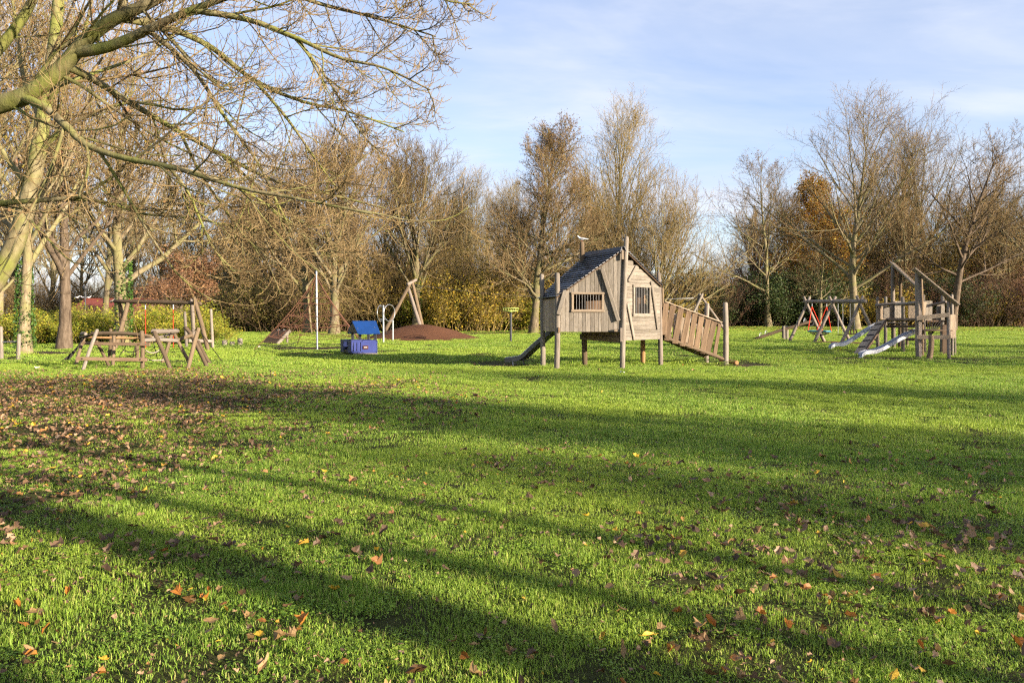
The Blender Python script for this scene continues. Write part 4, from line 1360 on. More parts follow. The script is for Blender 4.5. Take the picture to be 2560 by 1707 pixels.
post('post', A_, *c1(433, 475), 0.075, 'pole')
post('post', B_, *c1(582, 462), 0.080, 'pole')
post('post', C_, *c1(1238, 118), 0.078, 'pole')
post('post', D_, *c1(1541, 455), 0.072, 'pole_grey')
post('post', E_, *c1(815, 165), 0.075, 'pole_brown')
log('post', F_ - Vector((0, 0, 0.15)), F_ + Vector((0, 0, 2.3)), 0.075, 0.07, M['pole_orange'], house)


def zat(y, Y):
    return EYE - (y - HZ) / FPX * Y


def wall_boards(P, Q, zb0, zb1, top, n, mat, off=0.0, vertical=True, gap=0.006, holes=(), th=0.024, seed=0):
    """boards between foot points P and Q. top(u) gives the wall's top; holes are (u0,u1,z0,z1)"""
    rr = random.Random(seed)
    d = (Q - P); d.z = 0
    L = d.length; d.normalize()
    nrm_ = Vector((d.y, -d.x, 0))
    if vertical:
        cuts = [0.0]
        for i in range(n):
            cuts.append(cuts[-1] + rr.uniform(0.75, 1.25))
        cuts = [c / cuts[-1] for c in cuts]
        for h in holes:
            for e in (h[0], h[1]):
                k = min(range(1, n), key=lambda i: abs(cuts[i] - e)); cuts[k] = e
        for i in range(n):
            u0, u1 = cuts[i], cuts[i + 1]
            um = (u0 + u1) / 2
            z0 = zb0 + (zb1 - zb0) * um
            segs = [(z0, None)]
            for h in holes:
                if h[0] - 1e-4 <= um <= h[1] + 1e-4:
                    segs = [(z0, h[2]), (h[3], None)]
            for a, b in segs:
                jit = rr.uniform(-0.004, 0.004)
                W = (u1 - u0) * L - gap
                # sloped top: board as prism
                zt0 = (top(u0) if b is None else b); zt1 = (top(u1) if b is None else b)
                bm = bmesh.new()
                pts = [(-W / 2, 0), (W / 2, 0), (W / 2, zt1 - a), (-W / 2, zt0 - a)]
                fr = [bm.verts.new((p[1], p[0], th / 2)) for p in pts]; bk = [bm.verts.new((p[1], p[0], -th / 2)) for p in pts]
                bm.faces.new(fr); bm.faces.new(bk[::-1])
                for k in range(4):
                    bm.faces.new((fr[k], bk[k], bk[(k + 1) % 4], fr[(k + 1) % 4]))
                bmesh.ops.recalc_face_normals(bm, faces=bm.faces[:])
                bmesh.ops.bevel(bm, geom=bm.edges[:], offset=0.004, segments=1, affect='EDGES')
                me = bpy.data.meshes.new('wall_board'); bm.to_mesh(me); bm.free()
                p = P + d * (um * L) + nrm_ * (off + jit); p.z = a
                x, z = Vector((0, 0, 1)), nrm_
                y = z.cross(x)
                Mx = Matrix((x, d, z)).transposed().to_4x4(); Mx.translation = p
                link('wall_board', me, M[mat], house, Mx)
    else:
        z = zb0
        zs = [zb0]
        ztop = max(top(0), top(1))
        hh = (ztop - zb0) / n
        i = 0
        while z < ztop - 0.02:
            z2 = min(ztop, z + hh * rr.uniform(0.85, 1.15))
            for h in holes:
                for e in (h[2], h[3]):
                    if abs(z2 - e) < hh * 0.55 and e > z + 0.03:
                        z2 = e
            zm = (z + z2) / 2
            # extent in u where the wall is at least zm high
            us = [k / 60 for k in range(61) if top(k / 60) >= zm]
            if us:
                spans = [(us[0], us[-1])]
                for h in holes:
                    if h[2] - 1e-4 <= zm <= h[3] + 1e-4:
                        spans = [(us[0], h[0]), (h[1], us[-1])]
                for u0, u1 in spans:
                    if (u1 - u0) * L < 0.03:
                        continue
                    p0 = P + d * (u0 * L) + nrm_ * (off + rr.uniform(-.004, .004)); p1 = P + d * (u1 * L) + nrm_ * off
                    p0.z = p1.z = zm
                    board('wall_board', p0, p1, z2 - z - gap, th, M[mat], house, up=nrm_, bev=0.004)
            z = z2


def barred_window(P, Q, u0, u1, z0, z1, nb, mat, off, fw=0.055):
    d = (Q - P); d.z = 0; L = d.length; d.normalize(); n_ = Vector((d.y, -d.x, 0))

    def pt(u, z, o=0.0):
        p = P + d * (u * L) + n_ * (off + o); p.z = z
        return p
    e = fw / L
    top_ = board('window_frame', pt(u0 - e * 1.2, z1 + fw / 2), pt(u1 + e * 1.2, z1 + fw / 2), fw, 0.05, M[mat], house, up=n_, bev=0.01)
    board('frame_board', pt(u0 - e * 1.2, z0 - fw / 2), pt(u1 + e * 1.2, z0 - fw / 2), fw * 1.15, 0.05, M[mat], top_, up=n_, bev=0.01)
    board('frame_board', pt(u0 - e / 2, z0), pt(u0 - e / 2, z1), fw, 0.044, M[mat], top_, up=n_, bev=0.008)
    board('frame_board', pt(u1 + e / 2, z0), pt(u1 + e / 2, z1), fw, 0.044, M[mat], top_, up=n_, bev=0.008)
    for i in range(nb):
        u = u0 + (u1 - u0) * (i + 1) / (nb + 1)
        tube('window_bar', [pt(u, z0 - 0.01, 0.0), pt(u, z1 + 0.01, 0.0)], 0.0055, M['bar_steel'], top_, sides=8)


# left cabin: gable wall B-C with upright boards
zE_B, zR_C = 2.08, 3.13
BC = (C_ - B_).length
topBC = lambda u: 1.98 + (3.20 - 1.98) * min(1, u * 1.03)
u_of = lambda px, P, Q: ((px - 1280) / FPX * P.y - P.x) / ((Q.x - P.x) - (px - 1280) / FPX * (Q.y - P.y))
wx0, wx1 = c1(735, 0)[0], c1(1000, 0)[0]
hl = (u_of(wx0, B_, C_), u_of(wx1, B_, C_), zat(c1(0, 812)[1], 21.6), zat(c1(0, 668)[1], 21.6))
zb = zat(c1(0, 1022)[1], 21.7)
wall_boards(B_, C_, zb, zb, topBC, 15, 'plank', off=0.0, holes=[hl], seed=3)
barred_window(B_, C_, hl[0], hl[1], hl[2], hl[3], 9, 'plank_grey', 0.035, 0.062)
# narrow left wall A-B, back wall A-E
wall_boards(A_, B_, zb, zb, lambda u: 2.02, 6, 'plank_grey', seed=4)
wall_boards(E_, A_, zb, zb, lambda u: 3.0 - 1.0 * u, 9, 'plank_dark', seed=6, holes=[(0.62, 0.8, 1.15, 1.6)])  # dark boards put the shade of the cabin interior into the colour
# right cabin: wall C-D with lying boards
zb2 = zat(c1(0, 1100)[1], 22.3)
topCD = lambda u: 3.16 - (3.16 - 2.40) * u
wx0, wx1 = c1(1306, 0)[0], c1(1442, 0)[0]
Ym = (C_.y + D_.y) / 2
hr = (u_of(wx0, C_, D_), u_of(wx1, C_, D_), zat(c1(0, 850)[1], Ym), zat(c1(0, 603)[1], Ym))
wall_boards(C_, D_, zb2, zb2, topCD, 22, 'plank', off=0.0, vertical=False, gap=0.004, holes=[hr], seed=9)
barred_window(C_, D_, hr[0], hr[1], hr[2], hr[3], 8, 'plank', 0.035, 0.075)
G_ = Vector((X_(1656, 23.6), 23.6, 0))
log('post', Vector((G_.x, G_.y, zb2 - 0.05)), Vector((G_.x, G_.y, 2.30)), 0.05, 0.045, M['pole_brown'], house)
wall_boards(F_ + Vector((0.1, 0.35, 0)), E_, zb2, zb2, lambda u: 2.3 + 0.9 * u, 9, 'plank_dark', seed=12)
# something stored inside that shows through the bars
box('inside_box', (X_(1432, 22.3), 22.4, zb + 0.18), (0.16, 0.16, 0.26), M['pole_orange'], house, 0.3)
box('inside_panel', (X_(1606, 23.1), 23.1, 1.55), (0.24, 0.05, 0.55), M['pole_orange'], house, 0.5)
# floors and beams
def slab(name, pts, z, th, mat):
    bm = bmesh.new()
    lo = [bm.verts.new((p.x - C_.x, p.y - C_.y, z - th)) for p in pts]; hi = [bm.verts.new((p.x - C_.x, p.y - C_.y, z)) for p in pts]
    bm.faces.new(hi); bm.faces.new(lo[::-1])
    for k in range(len(pts)):
        bm.faces.new((lo[k], lo[(k + 1) % len(pts)], hi[(k + 1) % len(pts)], hi[k]))
    bmesh.ops.recalc_face_normals(bm, faces=bm.faces[:])
    me = bpy.data.meshes.new(name); bm.to_mesh(me); bm.free()
    return link(name, me, M[mat], house, Matrix.Translation((C_.x, C_.y, 0)))


slab('floor', [A_ + Vector((.04, 0, 0)), B_ + Vector((.04, .04, 0)), C_ + Vector((0, .05, 0)), E_], zb + 0.07, 0.05, 'plank_dark')  # floor darkened by colour to stand in for shade inside the cabin
slab('floor', [C_ + Vector((.03, .06, 0)), D_ + Vector((-.05, .02, 0)), G_, F_, E_], zb2 + 0.10, 0.05, 'plank_dark')  # same painted interior shade on the right cabin's floor
eb0 = Vector((E_.x - 0.1, E_.y, zb2 + 0.07)); eb1 = Vector((C_.x - 0.06, C_.y + 0.04, zb2 + 0.02))
board('floor_beam', eb0, eb1, 0.15, 0.05, M['plank_brown'], house, up=Vector((-0.75, -0.66, 0)))
board('floor_beam', eb0 + Vector((0.02, 0.05, 0.14)), eb1 + Vector((0, 0.05, 0.14)), 0.12, 0.05, M['plank_brown'], house, up=Vector((-0.75, -0.66, 0)))
board('beam_end', at(*c1(812, 1068), 22.9) - Vector((0.05, 0, 0)), at(*c1(850, 1068), 22.9) + Vector((.05, 0, 0)), 0.16, 0.1, M['pole_grey'], house, up=(0, -1, 0))
# diagonal braces on the walls
nBC = Vector((0.05, -1, 0)).normalized()
board('brace', at(*c1(1005, 425), 21.6), at(*c1(1160, 920), 21.62), 0.115, 0.05, M['plank'], house, up=nBC, bev=0.012)
board('brace', at(*c1(655, 630), 21.5), at(*c1(590, 860), 21.5), 0.12, 0.045, M['plank'], house, up=nBC, bev=0.012)
nCD = Vector(((D_ - C_).y, -(D_ - C_).x, 0)).normalized()


def onCD(px, py, o=0.045):
    u = u_of(px, C_, D_)
    p = C_ + (D_ - C_) * u
    return Vector((p.x, p.y, zat(py, p.y))) + nCD * o


board('brace', onCD(*c1(1320, 400)), onCD(*c1(1243, 545)), 0.085, 0.04, M['plank'], house, up=nCD, bev=0.012)
board('brace', onCD(*c1(1235, 750)), onCD(*c1(1300, 1100)), 0.09, 0.04, M['plank'], house, up=nCD, bev=0.012)
board('brace', onCD(*c1(1462, 545)), onCD(*c1(1525, 1000)), 0.10, 0.04, M['plank'], house, up=nCD, bev=0.012)
board('bracket', at(*c1(1120, 1008), 21.6), at(*c1(1175, 1008), 21.6), 0.07, 0.06, M['plank_grey'], house, up=nBC)
board('bracket', at(*c1(1187, 985), 21.55), at(*c1(1187, 1115), 21.55), 0.06, 0.05, M['pole_grey'], house, up=nBC)
board('bracket', at(*c1(597, 980), 21.52), at(*c1(597, 1030), 21.52), 0.05, 0.06, M['plank_brown'], house, up=nBC)
# roofs: backing board with overlapping slats
RC = Vector((C_.x + 0.02, C_.y - 0.06, 3.30)); RE = Vector((E_.x + 0.06, E_.y + 0.15, 3.24))
LB = Vector((B_.x - 0.03, B_.y - 0.10, 1.99)); LA = Vector((A_.x - 0.13, A_.y + 0.22, 1.96))


def roof_side(P0, P1, Q0, Q1, n, mat, nm):
    """P0-P1 is the ridge line, Q0-Q1 the eave; slats run along the ridge"""
    nn = (P1 - P0).cross(Q0 - P0).normalized()
    if nn.z < 0:
        nn = -nn
    bm = bmesh.new()
    o0 = P0
    vs = [bm.verts.new(p - o0 - nn * 0.02) for p in (P0, P1, Q1, Q0)]; vt = [bm.verts.new(p - o0 - nn * 0.045) for p in (P0, P1, Q1, Q0)]
    bm.faces.new(vs); bm.faces.new(vt[::-1])
    for k in range(4):
        bm.faces.new((vs[k], vt[k], vt[(k + 1) % 4], vs[(k + 1) % 4]))
    bmesh.ops.recalc_face_normals(bm, faces=bm.faces[:])
    me = bpy.data.meshes.new('roof'); bm.to_mesh(me); bm.free()
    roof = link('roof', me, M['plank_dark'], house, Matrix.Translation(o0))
    for i in range(n):
        f0 = i / n; f1 = (i + 1) / n
        rr = random.uniform(-0.012, 0.012)
        a0 = P0.lerp(Q0, (f0 + f1) / 2 + 0.004); a1 = P1.lerp(Q1, (f0 + f1) / 2 + 0.004)
        ex = (a1 - a0).normalized()
        wd = ((Q0 - P0).length / n) * 0.80
        # lower edge of each slat lies proud of the next one
        dn = ((Q0 - P0).normalized())
        nrm2 = (nn + dn * random.uniform(-0.30, -0.12)).normalized()
        board('roof_slat', a0 - ex * (0.03 + rr) + nn * 0.008, a1 + ex * (0.03 - rr) + nn * 0.008, wd, 0.026, M[mat], roof, up=nrm2, bev=0.004)
    return roof


roof_side(RC, RE, LB, LA, 19, 'slate', 'left')
RD = Vector((D_.x + 0.02, D_.y - 0.10, 2.36)); RG = Vector((G_.x + 0.12, G_.y + 0.75, 2.16))
roof_side(RC + Vector((0.05, 0, 0)), RE + Vector((0.1, 0.6, 0)), RD, RG, 17, 'slate', 'right')
rb = board('ridge_board', RC + Vector((-0.06, -0.03, -0.02)), RE + Vector((-0.05, 0, 0.0)), 0.17, 0.03, M['slate'], house, up=Vector((-0.8, -0.5, 0.45)))
board('ridge_board', RC + Vector((0.06, -0.03, 0.0)), RE + Vector((0.07, 0, 0.02)), 0.15, 0.03, M['slate'], house, up=Vector((0.8, 0.5, 0.45)))
board('ridge_bracket', at(*c1(1200, 250), 21.62), at(*c1(1200, 335), 21.62), 0.06, 0.05, M['plank_grey'], house, up=nBC)
# ramp with plank sides
rt0 = Vector((D_.x + 0.13, D_.y + 0.12, zb2 + 0.05)); rt1 = Vector((H_.x - 0.10, H_.y + 0.02, 0.17))
bk0 = Vector((F_.x + 0.55, F_.y + 0.75, zb2 + 0.05)); bk1 = Vector((I_.x, I_.y, 0.17))
post('post', H_, *c1(2173, 742), 0.085, 'pole')
post('post', I_, *c1(2003, 750), 0.08, 'pole_grey')
log('ramp_beam', rt0, rt1 + Vector((0.15, 0, -0.03)), 0.055, 0.05, M['pole_brown'], house)
log('ramp_beam', bk0, bk1, 0.055, 0.05, M['pole_brown'], house)
for i in range(14):
    f = (i + 0.5) / 14
    a = rt0.lerp(rt1, f) + Vector((0, 0.02, 0.07)); b = bk0.lerp(bk1, f) + Vector((0, -0.02, 0.07))
    board('ramp_board', a, b, 0.16, 0.028, M['plank_brown'], house, up=(0.4, 0, 1))
tf0 = at(*c1(1600, 745), D_.y + 0.1); tf1 = at(*c1(2140, 942), H_.y)
log('hand_rail', tf0 + Vector((0, 0.07, -0.02)), tf1 + Vector((0, 0.07, -0.03)), 0.042, 0.038, M['pole_brown'], house)
board('rail_cap', tf0 + Vector((0, -0.0, 0.03)), tf1 + Vector((0, 0, 0.03)), 0.09, 0.03, M['plank_grey'], house)
tb0 = bk0 + Vector((0, 0, 0.92)); tb1 = bk1 + Vector((0, 0, 0.86))
log('hand_rail', tb0, tb1, 0.042, 0.038, M['pole_grey'], house)
tops = [(1612, 750), (1680, 772), (1755, 800), (1830, 828), (1887, 850), (1950, 876), (2015, 902), (2070, 926), (2122, 948)]
bots = [(1588, 1050), (1615, 1105), (1695, 1135), (1765, 1158), (1838, 1178), (1893, 1200), (1955, 1228), (2000, 1240), (2070, 1262)]
for i, (tp_, bt_) in enumerate(zip(tops, bots)):
    f = i / 8
    Yp = (D_.y + 0.05) * (1 - f) + (H_.y - 0.05) * f
    board('rail_plank', at(*c1(*tp_), Yp), at(*c1(*bt_), Yp - 0.03), 0.165 if i != 8 else 0.11, 0.028, M['plank_brown'], house, up=(0.05, -1, 0.05), bev=0.01, seed=i + 5)
for i in range(9):
    f = (i + 0.5) / 9
    a = tb0.lerp(tb1, f); b = bk0.lerp(bk1, f - 0.04) + Vector((0, 0, -0.05))
    board('rail_plank', a + Vector((0, -0.06, 0)), b + Vector((0, -0.06, 0)), 0.15, 0.028, M['plank_grey'], house, up=(0.05, -1, 0.05), bev=0.01, seed=i + 50)
log('foot_log', Vector((H_.x + 0.3, H_.y - 0.15, 0.07)), Vector((I_.x + 0.5, I_.y + 0.2, 0.07)), 0.07, 0.07, M['pole_orange'], house)
# slide leaving the back-left side
s0 = Vector((X_(1383.7, 23.0) + 0.10, 23.05, zb + 0.02)); s3 = gp(*c1(150, 1338))


def slide(par, prof, side, width, mat, lip=0.11, under=None):
    """chute: prof = list of points down the middle line, side = unit vector across"""
    rows = []
    sec = [(-0.5, lip), (-0.5, 0.0), (-0.25, -0.015), (0.25, -0.015), (0.5, 0.0), (0.5, lip), (0.53, lip), (0.53, -0.025), (-0.53, -0.025), (-0.53, lip)]
    o0 = Vector(prof[0])
    sm = spline([tuple(p) for p in prof], 22)
    V = []
    for k, p in enumerate(sm):
        for u, h in sec:
            V.append(Vector(p) - o0 + side * (u * width) + Vector((0, 0, h)))
    m_ = len(sec)
    Qd = [(i * m_ + j, i * m_ + (j + 1) % m_, (i + 1) * m_ + (j + 1) % m_, (i + 1) * m_ + j) for i in range(len(sm) - 1) for j in range(m_)]
    me = np_mesh('slide', [tuple(v) for v in V], Qd, None, False)
    s = link('slide', me, mat, par, Matrix.Translation(o0))
    for sg in (-1, 1):
        tube('slide_rim', [Vector(p) + side * (sg * 0.52 * width) + Vector((0, 0, lip)) for p in sm], 0.011, M['steel'], s, 6)
    return s


sd = (s3 - s0); sd.z = 0; sd.normalize()
sl = slide(house, [s0, s0 + sd * 0.12 + Vector((0, 0, -0.08)), s0.lerp(s3, 0.45) + Vector((0, 0, -0.03)), s3 - sd * 0.42 + Vector((0, 0, 0.22)), s3 - sd * 0.12 + Vector((0, 0, 0.15)), s3 + sd * 0.12 + Vector((0, 0, 0.12))],
           Vector((-sd.y, sd.x, 0)), 0.42, M['slide_dark'])
tube('slide_leg', [s3 - sd * 0.38 + Vector((0, -0.2, 0.22)), s3 - sd * 0.42 + Vector((0, -0.2, -0.05))], 0.018, M['steel_dark'], sl, 6)
tube('slide_leg', [s3 - sd * 0.02 + Vector((0, -0.2, 0.14)), s3 - sd * 0.06 + Vector((0, -0.2, -0.05))], 0.018, M['steel'], sl, 6)

# gull on the rear ridge post
gt = at(*c1(815, 165), E_.y)


def gull(loc, k, yaw, label):
    o = thing('gull', label, 'bird', loc)
    Rm = Matrix.Translation(Vector(loc)) @ Matrix.Rotation(yaw, 4, 'Z') @ Matrix.Scale(k, 4)
    # body: ring sections from tail to beak base (x forward)
    secs = [(-0.26, 0.095, 0.012, 0.006), (-0.16, 0.10, 0.035, 0.022), (-0.06, 0.105, 0.060, 0.052), (0.04, 0.115, 0.066, 0.066), (0.11, 0.14, 0.052, 0.060), (0.145, 0.185, 0.034, 0.042),
            (0.165, 0.225, 0.034, 0.038), (0.195, 0.24, 0.032, 0.034), (0.222, 0.238, 0.018, 0.018), (0.232, 0.236, 0.006, 0.006)]
    V, Qd = [], []
    for x, z, wy, wz in secs:
        for j in range(10):
            a = 2 * math.pi * j / 10
            V.append((x, wy * math.cos(a), z + wz * math.sin(a)))
    for i in range(len(secs) - 1):
        for j in range(10):
            Qd.append((i * 10 + j, i * 10 + (j + 1) % 10, (i + 1) * 10 + (j + 1) % 10, (i + 1) * 10 + j))
    link('body', np_mesh('body', V, Qd), M['bird_white'], o, Rm)
    for sg in (-1, 1):
        W = []
        for x, z, ww in [(0.09, 0.13, 0.02), (0.03, 0.135, 0.052), (-0.08, 0.125, 0.058), (-0.20, 0.108, 0.035), (-0.31, 0.095, 0.006)]:
            for q in (-1, 1):
                W.append((x, sg * (0.060 if x > -0.1 else 0.045 if x > -0.25 else 0.02), z + q * ww * 0.6))
        me = np_mesh('wing', W, [(i * 2, i * 2 + 1, i * 2 + 3, i * 2 + 2) for i in range(4)])
        w_ = link('wing', me, M['bird_grey'], o, Rm)
        w_.modifiers.new('thick', 'SOLIDIFY').thickness = 0.012
        tube_o = tube_me([(0.0, sg * 0.03, 0.0), (0.0, sg * 0.03, 0.06)], 0.006, 6)
        link('leg', tube_o, M['bird_red'], o, Rm)
    bk = tube_me([(0.225, 0, 0.236), (0.245, 0, 0.232), (0.268, 0, 0.222)], [0.010, 0.008, 0.002], 6)
    link('beak', bk, M['bird_red'], o, Rm)
    for sg in (-1, 1):
        link('eye', tube_me([(0.208, sg * 0.024, 0.246), (0.208, sg * 0.032, 0.246)], 0.005, 6), M['black'], o, Rm)
    return o


gull(gt + Vector((0, 0, 0.0)), 0.62, math.pi - 0.15, 'white gull perched on the rear ridge post of the playhouse')
# ------------------------------------------------------------------ swing set
c6 = crop(1880, 720, 7.84)
b0 = Vector((16.35, 44.4, 2.20)); b1 = Vector((17.35, 39.4, 2.14))
swing = thing('swing_set', 'log swing set with crossed poles, a nest swing and two small seats', 'swing', ((b0.x + b1.x) / 2, (b0.y + b1.y) / 2, 0))
bd = (b1 - b0).normalized()
ac = Vector((-bd.y, bd.x, 0)).normalized()
if ac.x < 0: ac = -ac
log('cross_beam', b0 - bd * 0.15, b1 + bd * 0.25, 0.10, 0.11, M['pole_grey'], swing, 0.10, 0.03)
for f in (0.03, 0.50, 0.955):
    c = b0.lerp(b1, f)
    for sg in (-1, 1):
        foot = Vector((c.x, c.y, -0.1)) + ac * (sg * 1.05)
        topp = c + ac * (-sg * 0.26) + Vector((0, 0, 0.27)) + bd * (0.10 * sg)
        log('frame_leg', foot + bd * (0.10 * sg), topp, 0.088, 0.075, M['pole_grey'], swing, 0.08, 0.02)
    box('bolt_plate', c + Vector((0, 0, -0.12)), (0.05, 0.05, 0.06), M['steel_dark'], swing, 0.3)
# nest swing
nc = b0.lerp(b1, 0.27); nz = 0.58
nest_c = Vector((nc.x, nc.y, nz))
th = [2 * math.pi * i / 28 for i in range(28)]
nest = tube('nest_ring', [nest_c + Vector((0.58 * math.cos(a), 0.58 * math.sin(a), 0)) for a in th], 0.045, M['teal'], swing, 8, True)
# hanging net of the nest: concentric rings and spokes
for k, (r_, dz) in enumerate(((0.45, -0.10), (0.30, -0.18), (0.15, -0.22))):
    tube('net_ring', [nest_c + Vector((r_ * math.cos(a), r_ * math.sin(a), dz)) for a in th[::2]], 0.014, M['rope_black'], nest, 5, True)
for i in range(12):
    a = 2 * math.pi * i / 12
    tube('net_rope', [nest_c + Vector((q * math.cos(a), q * math.sin(a), z)) for q, z in ((0.56, 0), (0.45, -0.10), (0.30, -0.18), (0.15, -0.22), (0.0, -0.235))], 0.015, M['rope_black'], nest, 5)
for f in (0.13, 0.40):
    hp = b0.lerp(b1, f) - Vector((0, 0, 0.12))
    tube('shackle', [hp, hp - Vector((0, 0, 0.16))], 0.018, M['galv'], swing, 6)
    for sg in (-1, 1):
        e = nest_c + Vector((0.40 * sg, 0, 0)) + bd * (-0.40 if f < 0.2 else 0.40)
        tube('swing_rope', [hp - Vector((0, 0, 0.16)), e], 0.022, M['rope_red'], swing, 6)


def chain(p, q, par):
    tube('chain', [p, p.lerp(q, 0.5), q], 0.013, M['galv'], par, 5)


fs = [b0.lerp(b1, f) - Vector((0, 0, 0.1)) for f in (0.60, 0.68)]
seat = box('flat_seat', ((fs[0] + fs[1]) / 2 - Vector((0, 0, 1.62))), (0.18, 0.44, 0.035), M['rubber'], swing, math.atan2(bd.y, bd.x) - math.pi / 2)
for p in fs:
    chain(p, Vector((p.x, p.y, p.z - 1.60)), swing)
ts = [b0.lerp(b1, f) - Vector((0, 0, 0.1)) for f in (0.80, 0.87)]
tcn = (ts[0] + ts[1]) / 2 - Vector((0, 0, 1.55))
tod = box('toddler_seat', tcn, (0.30, 0.34, 0.05), M['seat_brown'], swing, math.atan2(bd.y, bd.x) - math.pi / 2)
for dx in (-0.14, 0.14):
    for dy in (-0.15, 0.15):
        q = tcn + Vector((dx, dy, 0))
        board('seat_guard', q, q + Vector((0, 0, 0.22)), 0.05, 0.05, M['seat_brown'], tod, up=(0, 1, 0))
for p0_, p1_ in (((-.14, -.15), (-.14, .15)), ((.14, -.15), (.14, .15)), ((-.14, -.15), (.14, -.15)), ((-.14, .15), (.14, .15))):
    board('seat_guard', tcn + Vector((*p0_, 0.22)), tcn + Vector((*p1_, 0.22)), 0.05, 0.045, M['seat_brown'], tod)
for p in ts:
    chain(p, Vector((p.x, p.y, tcn.z + 0.22)), swing)

# ------------------------------------------------------------------ seesaw
Ys = 47.0
e0, e1 = at(*c6(55, 1000), Ys), at(*c6(1160, 655), Ys - 0.4)
ss = thing('seesaw', 'long log seesaw with steel handles and a tyre under its raised end', 'seesaw', (at(*c6(645, 1005), Ys).x, Ys, 0))
log('seesaw_beam', e0, e1, 0.10, 0.085, M['pole_brown'], ss, 0.08, 0.04)
for px in (618, 680):
    f = at(*c6(px, 1005), Ys + (0.25 if px > 650 else -0.2)); f.z = -0.1
    log('pivot_post', f, Vector((f.x, f.y, 0.80)), 0.105, 0.10, M['pole'], ss)
ty = at(*c6(1148, 690), Ys - 0.35)
tube('tyre', [ty + Vector((0.15 * math.cos(a), 0.02 * math.sin(a), 0.15 * math.sin(a))) for a in th], 0.05, M['rubber'], ss, 8, True)
for hx, hy in ((170, 950), (275, 905), (1035, 665)):
    p = at(*c6(hx, hy), Ys - 0.1)
    pts = [p + Vector((0.10 * math.cos(a) , 0.10 * math.cos(a), 0.02 + 0.20 * math.sin(a))) for a in [math.pi * i / 8 for i in range(9)]]
    tube('handle', pts, 0.016, M['galv'], ss, 6)

# ------------------------------------------------------------------ climbing tower with two slides
c5 = crop(2160, 640, 5.6); c2 = crop(1860, 620, 4.0552)
P1 = gp(*c5(770, 1430)); P2 = gp(*c5(1190, 1440)); P3 = gp(*c5(1235, 1405))
tower = thing('climbing_tower', 'grey wooden climbing tower with slanting board roofs, two steel slides and a climbing ramp', 'climbing frame', (P1.x, P1.y, 0))


def tpost(fx, fy, tx, ty, r, Y=None, mat='pole_grey', square=False):
    r *= 0.70
    f = gp(*c5(fx, fy)) if Y is None else Vector((X_(c5(fx, 0)[0], Y), Y, 0))
    tp = at(*c5(tx, ty), f.y)
    if square:
        return board('post', Vector((f.x, f.y, -0.1)), tp, r * 1.9, r * 1.9, M[mat], tower, up=(0.3, -1, 0), bev=0.02)
    return log('post', Vector((f.x, f.y, -0.1)), tp, r, r * 0.9, M[mat], tower, 0.08, 0.02)


# right cabin
tpost(768, 1430, 757, 215, 0.125, square=True)
tpost(815, 1400, 795, 255, 0.085, mat='pole_brown')
tpost(1190, 1440, 1178, 640, 0.085)
tpost(1235, 1405, 1230, 535, 0.075, mat='pole')
tpost(1275, 1380, 1275, 915, 0.05)
tpost(735, 1330, 765, 590, 0.08)
tpost(855, 1350, 835, 540, 0.09)
tpost(1085, 1365, 1100, 555, 0.10, mat='pole')
# left cabin
tpost(195, 1315, 190, 575, 0.10)
tpost(300, 1290, 302, 568, 0.11, mat='pole')
tpost(415, 1310, 402, 130, 0.125)
tpost(500, 1310, 508, 220, 0.105, mat='pole_brown')
tpost(545, 1340, 540, 570, 0.105, mat='pole')
tpost(605, 1290, 590, 940, 0.09, mat='pole_brown')
# leaning stump in front
f = gp(*c5(918, 1472)); log('stump', Vector((f.x - 0.03, f.y, -0.1)), at(*c5(945, 1108), f.y + 0.1), 0.095, 0.09, M['pole_brown'], tower, 0.14, 0.03)
# rails
YA, YB, YR = 33.6, 30.5, 27.6


def rail(x0, y0, Y0, x1, y1, Y1, r=0.055, mat='pole_grey', nm='rail'):
    r *= 0.72
    return log(nm, at(*c5(x0, y0), Y0), at(*c5(x1, y1), Y1), r, r * 0.9, M[mat], tower, 0.10, 0.02)


rail(155, 692, 33.4, 460, 668, 33.0, 0.085)
rail(430, 676, 33.2, 730, 650, 29.5, 0.085)
rail(545, 690, 32.0, 740, 685, 29.8, 0.05, 'pole')
rail(935, 690, 29.8, 1150, 640, 29.0, 0.075)
rail(320, 885, 33.0, 735, 888, 29.2, 0.085, 'plank_brown', 'platform_beam')
board('rail', at(*c5(735, 872), 27.3), at(*c5(1185, 822), 27.0), 0.14, 0.05, M['plank_grey'], tower, up=(0, -1, 0))
board('rail', at(*c5(735, 1135), 27.3), at(*c5(1212, 1135), 27.0), 0.14, 0.05, M['plank_grey'], tower, up=(0, -1, 0))
# platforms of separate boards
pl0, pl1 = at(*c5(330, 925), 33.6), at(*c5(590, 925), 32.2)
for i in range(6):
    f = (i + 0.5) / 6
    a = pl0.lerp(pl1, f); a.z = 1.14
    board('platform_board', a + Vector((-0.15, -0.45, 0)), a + Vector((0.55, 1.1, 0)), 0.17, 0.04, M['plank'], tower)
q0, q1 = at(*c5(760, 925), 28.0), at(*c5(1150, 925), 28.0)
for i in range(7):
    f = (i + 0.5) / 7
    a = q0.lerp(q1, f); a.z = 0.95
    board('platform_board', a + Vector((0.0, -0.4, 0)), a + Vector((0.25, 1.6, 0)), 0.15, 0.04, M['plank_brown'], tower)
board('platform_beam', at(*c5(320, 985), 33.2), at(*c5(720, 985), 30.0), 0.10, 0.06, M['plank_dark'], tower, up=(0, -1, 0))
board('platform_beam', at(*c5(590, 1165), 31.0), at(*c5(720, 1165), 30.0), 0.10, 0.06, M['plank_dark'], tower, up=(0, -1, 0))
board('platform_beam', at(*c5(870, 910), 28.6), at(*c5(1140, 910), 28.6), 0.07, 0.06, M['plank_dark'], tower, up=(0, -1, 0))
